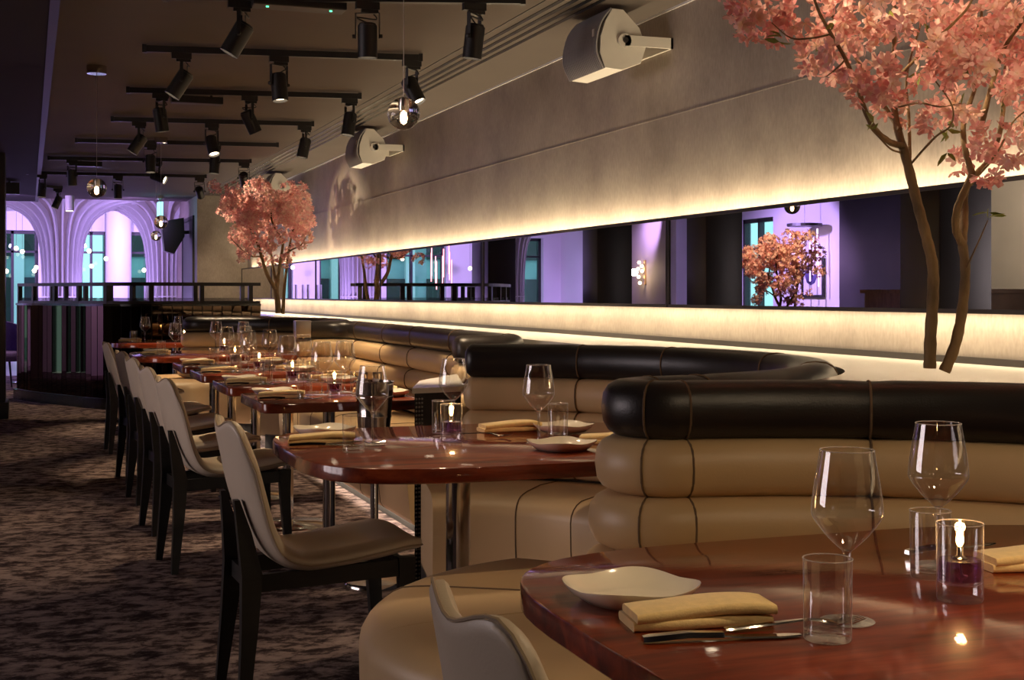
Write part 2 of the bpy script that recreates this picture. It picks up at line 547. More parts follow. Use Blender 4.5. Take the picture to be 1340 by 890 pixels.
# left lounge wall, X = -5: white wall with windows
mbp = MB()
yw = [(17.9, 18.9), (24.2, 25.2)]
ys = [16.1] + [v for w in yw for v in w] + [27.4]
for k in range(0, len(ys), 2):
    mbp.box(-5.2, -5.0, ys[k], ys[k + 1], 0, 2.95)
for a, b in yw:
    mbp.box(-5.2, -5.0, a, b, 2.4, 2.95)
struct('wall_lounge_left', mbp, M['white_paint'])
for k, (a, b) in enumerate(yw):
    mb = MB()
    mb.box(-5.15, -5.05, a, a + 0.06, 0, 2.4).box(-5.15, -5.05, b - 0.06, b, 0, 2.4).box(-5.15, -5.05, a, b, 2.34, 2.4).box(-5.15, -5.05, a, b, 1.9, 1.94).box(-5.15, -5.05, a + 0.5, a + 0.54, 0, 2.4)
    o = struct('window_%d' % (k + 6), mb, FR)
    struct('pane', MB().box(-5.105, -5.095, a + 0.02, b - 0.02, 0.02, 2.38), M['pane'], o)
# buildings across the street
for k, (x0, x1, h) in enumerate([(-7, -2.2, 9), (-1.6, 1.2, 11), (1.8, 6, 8)]):
    t = thing('street_building', ((x0 + x1) / 2, 33, 0), ['grey stone building across the street behind the leftmost lounge window',
              'tall stone building across the street behind the fluted columns', 'stone building across the street behind the right lounge windows'][k], 'building')
    w = (x1 - x0) / 2
    MB().box(-w, w, 0, 3, -0.1, h).build('wall', M['facade'], t)
    for c in range(5):
        xx = -w + 0.02 + c * (2 * w - 0.3) / 4
        MB().box(xx, xx + 0.24, -0.16, 0.0, -0.1, h).build('pilaster', M['white_paint'], t)
    for r in range(3):
        for c in range(4):
            xx = -w + 0.3 + c * (2 * w - 0.4) / 4
            MB().box(xx, xx + 0.55, -0.06, 0.02, 0.5 + r * 1.6, 1.6 + r * 1.6).build('window', M['dark_panel'], t)
struct('ground_street', MB().box(-14, 14, 27.4, 45, -0.2, -0.1), M['facade'])

# ------------------------------------------------------------------ fluted columns of the lounge
def fluted_column(x, y, label, nf=24, r0=0.24):
    t = thing('fluted_column', (x, y, 0), label, 'column', 'fluted columns of the lounge')
    MB().lathe([(r0 - 0.03, 0.0), (r0 - 0.03, 1.6), (r0 + 0.04, 2.2), (r0 + 0.22, 2.5), (r0 + 0.6, 2.7), (r0 + 1.3, 2.775)], 32).build('core', M['grey_paint'], t, smooth=True)  # core toned greyer to stand in for shade in gaps between fins
    prof = spline([(r0, 0.0), (r0, 0.8), (r0, 1.5), (r0 + 0.04, 2.0), (r0 + 0.13, 2.28), (r0 + 0.30, 2.50), (r0 + 0.66, 2.67), (r0 + 1.35, 2.75)], 3)
    mb = MB()
    for k in range(nf):
        a = 2 * PI * k / nf
        ca, sa = math.cos(a), math.sin(a)
        rings = []
        for i, (r, z) in enumerate(prof):
            p, q = prof[max(i - 1, 0)], prof[min(i + 1, len(prof) - 1)]
            tr, tz = q[0] - p[0], q[1] - p[1]
            l = math.hypot(tr, tz)
            nr, nz = tz / l, -tr / l
            hw = 0.012 + 0.012 * max(0, r - r0)
            ring = []
            for dn, dt in ((-0.05, -hw), (0.065, -hw), (0.065, hw), (-0.05, hw)):
                rr, zz = r + nr * dn, z + nz * dn
                ring.append((ca * rr - sa * dt, sa * rr + ca * dt, zz))
            rings.append(ring)
        mb.loft(rings)
    mb.build('fins', M['white_paint'], t)
    MB().lathe([(r0 + 0.058, 1.16), (r0 + 0.064, 1.165), (r0 + 0.064, 1.175), (r0 + 0.058, 1.18)], 32).build('joint_ring', M['white_paint'], t)
    return t
ca = fluted_column(0.50, 22.3, 'white fluted column flaring into the ceiling, left of the two seen behind the railing')
fluted_column(2.12, 22.6, 'white fluted column flaring into the ceiling, right one beside the doorway wall')
fluted_column(-2.3, 22.8, 'white fluted column flaring into the ceiling, hidden behind the dark pillar at the left edge')
t = thing('round_pillar', (1.62, 26.6, 0), 'smooth round white pillar between two lounge windows', 'pillar')
MB().lathe([(0.24, 0), (0.24, 2.78)], 32).build('shaft', M['white_paint'], t, smooth=True)
MB().lathe([(0.27, 0), (0.27, 0.1), (0.24, 0.11)], 32).build('base', M['white_paint'], t, smooth=True)

# dark square pillars along the aisle
def dark_pillar(x, y, w, label):
    t = thing('dark_pillar', (x, y, 0), label, 'pillar', 'dark pillars along the aisle')
    MB().box(-w, w, -w, w, 0, ZC - 0.04, bev=0.02).build('shaft', M['dark_panel'], t, smooth=True)
    MB().box(-w - 0.03, w + 0.03, -w - 0.03, w + 0.03, 0, 0.16, bev=0.01).build('base', M['black_wood'], t, smooth=True)
dark_pillar(-0.43, 14.1, 0.22, 'dark square pillar at the left edge of the picture beside the mirrored bar')
dark_pillar(-0.75, 12.0, 0.21, 'dark pillar seen in the mirror left of the reflected blossom tree')
dark_pillar(-0.75, 8.4, 0.24, 'dark pillar seen in the mirror behind the nearest tree trunk')
dark_pillar(-0.75, 18.9, 0.22, 'dark pillar seen in the mirror at the end of the reflected railing')

# beige wall panel with a sconce seen in the mirror
t = thing('sconce_wall_panel', (-3.6, 19.6, 0), 'beige wall panel seen in the mirror carrying a lit sconce', 'wall panel')
MB().box(-0.1, 0.1, -1.0, 0.9, 0, 2.75).build('panel', M['grey_paint'], t)
t = thing('wall_sconce', (-3.48, 19.55, 1.56), 'cluster sconce of small glowing globes on the beige wall in the mirror', 'sconce')
MB().box(-0.02, 0.01, -0.03, 0.03, -0.2, 0.2).build('backplate', M['brass'], t)
for k, (yy, zz) in enumerate([(0.05, 0.16), (0.09, 0.06), (-0.06, 0.02), (0.07, -0.07), (0.02, -0.17), (-0.05, 0.10)]):
    MB().lathe([(0.001, -0.03), (0.022, -0.02), (0.03, 0), (0.022, 0.02), (0.001, 0.03)], 12).build('globe', M['globe_light'], t, smooth=True, loc=(0.07, yy, zz))
lamp('sconce_light', 'POINT', (-3.3, 19.55, 1.56), 6, WARM, shadow_soft_size=0.06)
t = thing('timber_counter', (-3.4, 12.0, 0), 'low timber counter seen at the right end of the mirror', 'counter')
MB().box(-0.3, 0.3, -1.3, 0.8, 0, 1.22).build('body', M['brown_wood'], t)
MB().box(-0.33, 0.33, -1.35, 0.85, 1.22, 1.26).build('top', M['brown_wood'], t)
# framed pictures of the lounge, flat things
for k, (x, y, label) in enumerate([(-4.98, 22.6, 'black framed picture on the lounge wall in the mirror'), (-4.98, 16.75, 'small black framed picture behind the reflected tree')]):
    t = thing('framed_picture', (x, y, 1.45), label, 'picture')
    h, w = (0.42, 0.5) if k == 0 else (0.25, 0.25)
    MB().box(0, 0.01, -w, w, -h, h).build('canvas', M['canvas'], t)
    MB().lathe([(0.001, 0.0), (0.16, 0.0), (0.16, 0.004), (0.001, 0.004)], 9, mtx=Matrix.Translation((0.012, 0.05, 0.05)) @ Matrix.Rotation(PI / 2, 4, 'Y')).build('ink_figure', M['ink'], t)
    MB().box(-0.01, 0.03, -w - 0.03, -w, -h, h).box(-0.01, 0.03, w, w + 0.03, -h, h).box(-0.01, 0.03, -w - 0.03, w + 0.03, h, h + 0.03).box(-0.01, 0.03, -w - 0.03, w + 0.03, -h - 0.03, -h).build('frame', M['black_metal'], t)
# neon tube hangings
for k, (x, y, m, label) in enumerate([(-4.7, 16.55, 'neon_v', 'violet neon tube hanging behind the reflected blossom tree'), (-1.75, 24.6, 'neon', 'red tube hanging seen in the far part of the mirror')]):
    t = thing('tube_light_cluster', (x, y, 1.2), label, 'light')
    MB().tube([(0, 0, 1.0), (0, 0, 1.58)], 0.004, 6).box(-0.25, 0.25, -0.006, 0.006, 0.994, 1.006).build('hanger', M['black_metal'], t)
    MB().lathe([(0.25, 0.98), (0.25, 1.02)], 24).build('ring', M['black_metal'], t)
    for q in range(9):
        a = 2 * PI * q / 9
        zz = 0.15 * math.sin(q * 2.3)
        MB().lathe([(0.010, 0.25 + zz), (0.010, 0.80 + zz)], 8, cx=0.2 * math.cos(a), cy=0.2 * math.sin(a)).build('tube', M[m], t, smooth=True)

# globe pendants of the lounge (background)
for k, (x, y, z) in enumerate([(-0.42, 24.5, 1.98), (-0.2, 25.2, 2.02), (-0.1, 25.4, 1.97), (0.1, 24.8, 1.62), (0.13, 25.0, 1.68), (-0.35, 24.3, 1.60), (0.98, 24.0, 1.95), (1.08, 25.4, 1.72), (1.32, 25.2, 1.85),
                              (2.0, 25.4, 1.65), (2.18, 25.6, 1.68), (-1.2, 25.4, 1.9), (-2.2, 24.2, 1.7), (-3.2, 24.6, 1.95), (-3.0, 25.3, 1.75)]):
    t = thing('lounge_globe_pendant', (x, y, z), 'small glowing globe pendant hanging in the purple lounge', 'pendant lamp', 'globe pendants in the lounge')
    MB().lathe([(0.001, -0.04), (0.025, -0.032), (0.04, 0), (0.025, 0.032), (0.001, 0.04)], 14).build('globe', M['globe_light'], t, smooth=True)
    MB().tube([(0, 0, 0.05), (0, 0, 2.78 - z)], 0.003, 5).build('cord', M['black_metal'], t)

# violet armchair glimpsed beyond the bar
t = thing('violet_armchair', (-0.35, 18.2, 0), 'violet upholstered tub armchair beyond the mirrored bar at the left edge', 'armchair', rz=0.4)
MB().box(-0.3, 0.3, -0.3, 0.28, 0.36, 0.48, bev=0.04).build('seat', M['blue_fabric'], t, smooth=True)
rings = []
for k in range(15):
    a = -0.25 * PI + 1.5 * PI * k / 14
    r1, r2 = 0.34, 0.29
    hh = 0.62 + 0.26 * math.sin(PI * k / 14)
    c, s = math.cos(a), math.sin(a)
    rings.append([(r2 * c, r2 * s, 0.42), (r1 * c, r1 * s, 0.42), (r1 * 1.08 * c, r1 * 1.08 * s, hh), (r2 * 1.12 * c, r2 * 1.12 * s, hh)])
MB().loft(rings).build('backrest', M['blue_fabric'], t, smooth=True)
for sx in (-1, 1):
    for sy in (-1, 1):
        MB().tube([(sx * 0.22, sy * 0.22, 0.38), (sx * 0.28, sy * 0.28, 0.0)], [0.016, 0.010], 8).build('leg', M['black_wood'], t, smooth=True)
t = thing('pedestal_table', (-0.05, 19.4, 0), 'low pedestal side table beside the violet armchair', 'table')
MB().lathe([(0.26, 0.44), (0.26, 0.47)], 24).build('tabletop', M['dark_panel'], t)
MB().lathe([(0.18, 0), (0.18, 0.015), (0.03, 0.03), (0.03, 0.44)], 20).build('pedestal', M['steel'], t, smooth=True)

# ------------------------------------------------------------------ mirrors on the right wall
for k, y0 in enumerate([0.2, 3.0, 5.8, 8.6, 11.4, 14.2, 17.0]):
    y1 = y0 + (2.8 if k < 6 else 2.5)
    lab = ['mirror panel at the right end of the wall, mostly outside the frame', 'mirror panel behind the nearest tree trunk on the plaster wall', 'mirror panel reflecting the glowing sconce',
           'mirror panel reflecting the end of the dark railing', 'mirror panel reflecting the distant blossom tree', 'mirror panel beside the far tree', 'farthest mirror panel in the corner of the end wall'][k]
    t = thing('wall_mirror', (2.90, (y0 + y1) / 2, 1.363), lab, 'mirror', 'mirror panels along the wall')
    t.rotation_euler = (0, 0, [0, 0.002, -0.002, 0.003, 0.001, -0.001, 0][k])
    h, w = 0.213, (y1 - y0) / 2 - 0.004
    MB().box(0.0, 0.012, -w, w, -h, h).build('mirror_glass', M['mirror'], t)
    e = 0.011
    MB().box(-0.006, 0.022, -w, w, h - e, h + 0.004).box(-0.006, 0.022, -w, w, -h - 0.004, -h + e).box(-0.006, 0.022, -w, -w + 0.012, -h, h).box(-0.006, 0.022, w - 0.012, w, -h, h).build('frame', M['trim'], t)
    MB().box(0.022, 0.098, -w + 0.3, -w + 0.34, -0.08, 0.08).box(0.022, 0.098, w - 0.34, w - 0.3, -0.08, 0.08).build('bracket', M['black_metal'], t)
# led strips behind the mirrors
for nm, z, up in (('led_strip_upper', 1.555, 1), ('led_strip_lower', 1.1515, -1)):
    o = lamp(nm, 'AREA', (2.945, 9.7, z), 105 if up > 0 else 60, (1.0, 0.80, 0.52), shape='RECTANGLE', size=0.03, size_y=19.0)
    o.rotation_euler = ((0, PI, 0) if up > 0 else (0, 0, 0))

# ------------------------------------------------------------------ booths
C1, C2, C4, C5 = (1.3, 1.70), (1.3, 4.18), (1.3, 11.08), (1.3, 13.56)
LV = [(0.935, 0.070, 0.070), (0.800, 0.070, 0.078), (0.665, 0.070, 0.086), (0.530, 0.070, 0.094)]   # z centre, half height, half thickness
OUT_R = 1.235

def arc(c, r, a0, a1, n):
    return [(c[0] + r * math.cos(math.radians(a0 + (a1 - a0) * k / n)), c[1] + r * math.sin(math.radians(a0 + (a1 - a0) * k / n))) for k in range(n + 1)]

def roll_section(hw, hh, n=16, p=2.6):
    s = []
    for k in range(n):
        a = 2 * PI * k / n
        ca, sa = math.cos(a), math.sin(a)
        s.append((hw * math.copysign(abs(ca) ** (2 / p), ca), hh * math.copysign(abs(sa) ** (2 / p), sa)))
    return s

def frames(path):
    out = []
    n = len(path)
    for i, p in enumerate(path):
        a, b = path[max(i - 1, 0)], path[min(i + 1, n - 1)]
        tx, ty = b[0] - a[0], b[1] - a[1]
        l = math.hypot(tx, ty) or 1
        out.append((p[0], p[1], ty / l, -tx / l))
    return out

def sweep_roll(path, z, hh, hw, seams=(), round0=False, round1=False):
    """roll swept along an XY path; seams: indices where a small groove is pressed in"""
    sec = roll_section(hw, hh)
    rings = []
    fr = frames(path)
    n = len(fr)
    for i, (x, y, nx, ny) in enumerate(fr):
        k = 1.0
        if i in seams:
            k = 0.955
        rings.append([(x + nx * u * k, y + ny * u * k, z + v * k) for u, v in sec])
    def endcap(fri, sgn):
        x, y, nx, ny = fri
        tx, ty = -ny * sgn, nx * sgn
        caps = []
        for q in (0.35, 0.7, 0.92):
            kk = math.sqrt(1 - q * q)
            d = hw * 0.55 * q
            caps.append([(x + tx * d + nx * u * (0.25 + 0.75 * kk), y + ty * d + ny * u * (0.25 + 0.75 * kk), z + v * (0.25 + 0.75 * kk)) for u, v in sec])
        return caps
    if round1:
        rings += endcap(fr[-1], 1)
    if round0:
        rings = endcap(fr[0], -1)[::-1] + rings
    return MB().loft(rings)

def seam_ring(mb, fri, z, hh, hw):
    x, y, nx, ny = fri
    sec = roll_section(hw * 0.975, hh * 0.975, 20)
    mb.tube([(x + nx * u, y + ny * u, z + v) for u, v in sec], 0.0032, 5, closed=True)

def booth_back(t, pathfn, seam_at, cap_from=None, cap_to=None, round0=False, round1=False):
    """four stacked rolls; the top one black"""
    sm = MB()
    for li, (z, hh, hw) in enumerate(LV):
        path = pathfn(OUT_R - hw, hw)
        fr = frames(path)
        n = len(path) - 1
        idx = [int(q * n) for q in seam_at]
        ro = sweep_roll(path, z, hh, hw, idx, round0, round1).build('headrest_roll' if li == 0 else 'back_roll', M['black_leather'] if li == 0 else M['cream'], t, smooth=True, angle=60)
        for i in idx:
            sm = MB()
            seam_ring(sm, fr[i], z, hh, hw)
            sm.build('seam', M['seam'], ro, smooth=True)

def seat_loft(front, back, zb=0.10, zt=0.46, r=0.075):
    rings = []
    for (fx, fy), (bx, by) in zip(front, back):
        d = math.hypot(fx - bx, fy - by)
        ux, uy = (fx - bx) / d, (fy - by) / d
        def P(off, z):
            return (fx - ux * off, fy - uy * off, z)
        ring = [P(d, zb), P(d, zt - 0.01), P(d * 0.55, zt + 0.004), P(r * 1.6, zt)]
        for q in range(6):
            a = PI / 2 * q / 5
            ring.append(P(r * (1 - math.sin(a)) - 0.012 * math.sin(a), zt - r * (1 - math.cos(a)) - 0.004))
        ring += [P(-0.010, (zt + zb) / 2), P(0.006, zb + 0.03), P(0.025, zb)]
        rings.append(ring)
    return rings

def booth_seat(t, front, back, seam_at, zb=0.10):
    rings = seat_loft(front, back, zb)
    se = MB().loft(rings).build('seat', M['cream'], t, smooth=True, angle=60)
    n = len(rings) - 1
    for q in seam_at:
        i = int(q * n)
        sm = MB()
        sm.tube([Vector(p) + Vector((0, 0, 0.0005)) for p in rings[i][1:]], 0.003, 5)
        sm.build('seat_seam', M['seam'], se, smooth=True)
    pl = []
    for (fx, fy), (bx, by) in zip(front, back):
        d = math.hypot(fx - bx, fy - by)
        ux, uy = (fx - bx) / d, (fy - by) / d
        o = min(0.07, d * 0.5)
        pl.append([(bx, by, 0), (fx - ux * o, fy - uy * o, 0), (fx - ux * o, fy - uy * o, 0.11), (bx, by, 0.11)])
    MB().loft(pl).build('plinth', M['plinth'], t)

XE = 1.46                     # where the rounded partition ends begin
def end_ang(r):
    return math.degrees(math.asin((XE - 1.3) / r))

def booth_pair(ya, yb, which):
    """partition end shared by the booths centred at ya and yb"""
    ym = (ya + yb) / 2
    return ym

def u_turn(c_lo, c_hi, r):
    """half circle around the partition end, from the lower booth's arc to the upper one's"""
    ym = (c_lo[1] + c_hi[1]) / 2
    rad = ym - (c_lo[1] + r * math.cos(math.radians(end_ang(r))))
    return [(XE + rad * math.cos(math.radians(a)), ym + rad * math.sin(math.radians(a))) for a in [-90 - 15 * k for k in range(13)]]

SEAT_R, ISL = 0.63, 0.73
def seat_paths(cl, a0, a1, n, cu=None, low=None):
    """front and back point lists: arc about cl, optionally joined to half of a rounded island"""
    f = arc(cl, SEAT_R, a0, a1, n)
    b = arc(cl, 1.13, a0, a1, n)
    return f, b

# --- booth 1 (nearest): arc and upper half of the island
t = thing('curved_booth', (0, 0, 0), 'nearest curved cream leather booth with black headrest roll, around the nearest table', 'booth', 'curved leather booths')
b1 = t
def p1(r, hw): return arc(C1, r, -70, 90 - end_ang(r), 48)
booth_back(t, p1, [0.30, 0.60, 0.87])
f, b = seat_paths(C1, -70, 80, 30)
ym = (C1[1] + C2[1]) / 2
for a in range(258, 179, -6):
    f.append((XE + ISL * math.cos(math.radians(a)), ym + ISL * math.sin(math.radians(a))))
    b.append((XE + 0.02 * math.cos(math.radians(a)), ym - 0.01 + 0.02 * math.sin(math.radians(a))))
f.append((XE - ISL, ym)); b.append((XE - 0.02, ym - 0.005))
booth_seat(t, f, b, [0.25, 0.5, 0.75])

# --- booth 2: rounded partition end, arc to the console
t = thing('curved_booth', (0, 0, 0), 'second curved cream leather booth with black headrest roll, behind the wine bucket table', 'booth', 'curved leather booths')
def p2(r, hw): return arc(C2, r, -90 + end_ang(r), 68, 60)
booth_back(t, p2, [0.06, 0.33, 0.52, 0.72, 0.86], round1=True)
sm = MB()
for li, (z, hh, hw) in enumerate(LV):
    up = u_turn(C1, C2, OUT_R - hw)
    ec = sweep_roll(up, z, hh, hw).build('headrest_end_cap' if li == 0 else 'back_end_cap', M['black_leather'] if li == 0 else M['cream'], t, smooth=True, angle=60)
    fr = frames(up)
    for i in (0, 3, 12):
        sm = MB()
        seam_ring(sm, fr[i], z, hh + 0.001, hw + 0.001)
        sm.build('end_cap_seam', M['seam'], ec, smooth=True)
f, b = [(XE - ISL, ym)], [(XE - 0.02, ym + 0.005)]
for a in range(180, 101, -6):
    f.append((XE + ISL * math.cos(math.radians(a)), ym + ISL * math.sin(math.radians(a))))
    b.append((XE + 0.02 * math.cos(math.radians(a)), ym + 0.01 + 0.02 * math.sin(math.radians(a))))
fa, ba = seat_paths(C2, -80, 79, 44)
booth_seat(t, f + fa, b + ba, [0.12, 0.30, 0.55, 0.66, 0.77, 0.88])

# --- console between booth 2 and the long banquette
t = thing('console_cabinet', (0, 0, 0), 'cream topped black console wedged between the curved booth and the long banquette', 'cabinet')
poly = [(1.50, 5.33), (1.72, 5.39), (1.95, 6.22), (1.66, 5.77)]
MB().prism(poly, 0.0, 0.80).build('body', M['black_leather'], t)
MB().prism([(1.485, 5.315), (1.73, 5.37), (1.965, 6.22), (1.65, 5.78)], 0.80, 0.822).build('top', M['slab'], t)
mb = MB()
for k in range(46):
    for j in range(3):
        mb.lathe([(0.006, -0.004), (0.004, 0.002), (0.0005, 0.004)], 6, mtx=Matrix.Translation((1.508 + 0.013 * j, 5.330 + 0.0035 * j, 0.02 + k * 0.0168)) @ Matrix.Rotation(PI / 2, 4, 'X'))
mb.build('stud_trim', M['steel_brush'], t)

# --- long straight banquette along the wall
t = thing('long_banquette', (0, 0, 0), 'long straight cream leather banquette with black headrest roll behind the square tables', 'banquette')
def p3(r, hw):
    x = 2.42 - hw
    y0, y1, q = 6.26 + hw, 10.22 - hw, 0.22
    pts = [(2.02 + (x - q - 2.02) * k / 4, y0) for k in range(5)]
    pts += arc((x - q, y0 + q), q, -90, 0, 8)[1:]
    pts += [(x, y0 + q + (y1 - y0 - 2 * q) * k / 24) for k in range(1, 25)]
    pts += arc((x - q, y1 - q), q, 0, 90, 8)[1:]
    pts += [(x - q + (1.95 - x + q) * k / 4, y1) for k in range(1, 5)]
    return pts
booth_back(t, p3, [0.26, 0.38, 0.50, 0.62, 0.74], round0=True, round1=True)
f = [(1.78, 6.42 + 3.62 * k / 24) for k in range(25)]
b = [(2.30, 6.42 + 3.62 * k / 24) for k in range(25)]
booth_seat(t, f, b, [0.17, 0.33, 0.5, 0.67, 0.83], 0.06)
MB().box(1.90, 2.02, 10.06, 10.16, 0.88, 1.01, bev=0.008).build('end_panel', M['steel_brush'], t, smooth=True)
MB().box(2.0, 2.36, 6.30, 6.42, 0.0, 0.47).box(1.96, 2.36, 10.05, 10.17, 0.0, 0.47).build('arm_base', M['plinth'], t)

# --- booth 4 and 5 at the far end
t = thing('curved_booth', (0, 0, 0), 'curved cream leather booth beyond the square tables, in front of the far tree', 'booth', 'curved leather booths')
def p4(r, hw): return arc(C4, r, -48, 90 - end_ang(r), 40)
booth_back(t, p4, [0.25, 0.5, 0.75, 0.97], round0=True)
for li, (z, hh, hw) in enumerate(LV):
    sweep_roll(u_turn(C4, C5, OUT_R - hw), z, hh, hw).build('headrest_end_cap' if li == 0 else 'back_end_cap', M['black_leather'] if li == 0 else M['cream'], t, smooth=True, angle=60)
f, b = seat_paths(C4, -50, 80, 30)
ym4 = (C4[1] + C5[1]) / 2
for a in range(258, 101, -6):
    f.append((XE + ISL * math.cos(math.radians(a)), ym4 + ISL * math.sin(math.radians(a))))
    b.append((XE + 0.02 * math.cos(math.radians(a)), ym4 + 0.02 * math.sin(math.radians(a))))
booth_seat(t, f, b, [0.3, 0.5, 0.7])
t = thing('curved_booth', (0, 0, 0), 'farthest curved cream leather booth against the mirrored bar', 'booth', 'curved leather booths')
def p5(r, hw): return arc(C5, r, -90 + end_ang(r), -44, 20)
booth_back(t, p5, [0.4, 0.8], round1=True)
f, b = seat_paths(C5, -76, -46, 12)
booth_seat(t, f, b, [0.5])

# --- white planter shelf between booths and wall
def shelf_x(y):
    x = 9
    for c in (C1, C2, C4):
        d = abs(y - c[1])
        if d < 1.24:
            x = min(x, 1.3 + math.sqrt(1.24 ** 2 - d * d) + 0.012)
    if 6.24 < y < 10.24:
        x = min(x, 2.44) if x < 9 else 2.44
    elif 5.42 <= y <= 6.24:
        x = 2.44
    if 9.8 < y < 11.0 or 5.2 < y < 5.5:
        x = 2.44
    if y > 12.4:
        x = 2.0 - 0.0
    if x == 9:
        x = 2.44
    return min(max(x, 1.52), 2.56)
poly = []
yy = 0.3
while yy < 14.4:
    poly.append((shelf_x(yy), yy))
    yy += 0.06
poly = [(2.995, 0.3)] + poly + [(2.45, 14.42), (2.6, 14.9), (2.6, 19.58), (2.995, 19.58)]
t = thing('planter_shelf', (0, 0, 0), 'long white shelf behind the booths at the foot of the plaster wall', 'shelf')
MB().prism([(x, y) for x, y in poly], 0.945, 0.975).build('top', M['slab'], t)
MB().box(2.62, 2.99, 0.3, 19.58, 0.0, 0.945).build('base', M['plinth'], t)

# ------------------------------------------------------------------ tables
def superell(a, b, p, n=72):
    out = []
    for k in range(n):
        t_ = 2 * PI * k / n
        c, s = math.cos(t_), math.sin(t_)
        out.append((a * math.copysign(abs(c) ** (2 / p), c), b * math.copysign(abs(s) ** (2 / p), s)))
    return out

def tabletop(poly, th=0.042, bev=0.004):
    rings = []
    def sc(q):
        out = []
        for x, y in poly:
            l = math.hypot(x, y)
            k = (l - q) / l
            out.append((x * k, y * k))
        return out
    for q, z in ((bev, -th), (0, -th + bev), (0, -bev), (bev * 0.3, -bev * 0.3), (bev, 0)):
        rings.append([(x, y, z) for x, y in sc(q)])
    return MB().loft(rings)

TZ = 0.75
def table(x, y, poly, label, col_r, base_r, name='dining_table', cx=0.0):
    t = thing(name, (x, y, 0), label, 'table', 'mahogany dining tables')
    o = tabletop(poly).build('tabletop', M['wood'], t, smooth=True, angle=30, loc=(0, 0, TZ))
    MB().lathe([(col_r, 0.02), (col_r, TZ - 0.05)], 28, cx=cx).build('column', M['steel'], t, smooth=True)
    MB().lathe([(base_r, 0.0), (base_r, 0.010), (base_r * 0.96, 0.016), (base_r * 0.3, 0.024), (col_r * 1.3, 0.03), (col_r, 0.034)], 40, cx=cx).build('base_plate', M['steel'], t, smooth=True)
    MB().lathe([(0.14, TZ - 0.052), (0.14, TZ - 0.043)], 24, cx=cx).build('top_plate', M['black_metal'], t)
    return t
T1 = table(1.37, 1.635, superell(0.66, 0.58, 4.0), 'nearest mahogany table with rounded corners, in the bottom right corner', 0.038, 0.26, 'rounded_table')
T2 = table(1.37, 3.945, superell(0.655, 0.565, 4.0), 'second rounded mahogany table, in the middle of the picture', 0.038, 0.26, 'rounded_table', -0.12)
SQ = [(1.275, 5.95), (1.275, 6.96), (1.275, 8.02), (1.265, 8.94)]
SQN = ['nearest', 'second', 'third', 'farthest']
sqpoly = superell(0.355, 0.335, 14, 80)
for k, (x, y) in enumerate(SQ):
    table(x, y, sqpoly, '%s of the four small square mahogany tables along the banquette' % SQN[k], 0.028, 0.22, 'square_table')
T7 = table(1.36, 10.56, superell(0.63, 0.58, 4.0), 'rounded mahogany table just beyond the four square tables', 0.038, 0.26, 'rounded_table')
T8 = table(1.36, 13.38, superell(0.63, 0.57, 4.0), 'farthest rounded mahogany table in front of the mirrored bar', 0.038, 0.26, 'rounded_table')

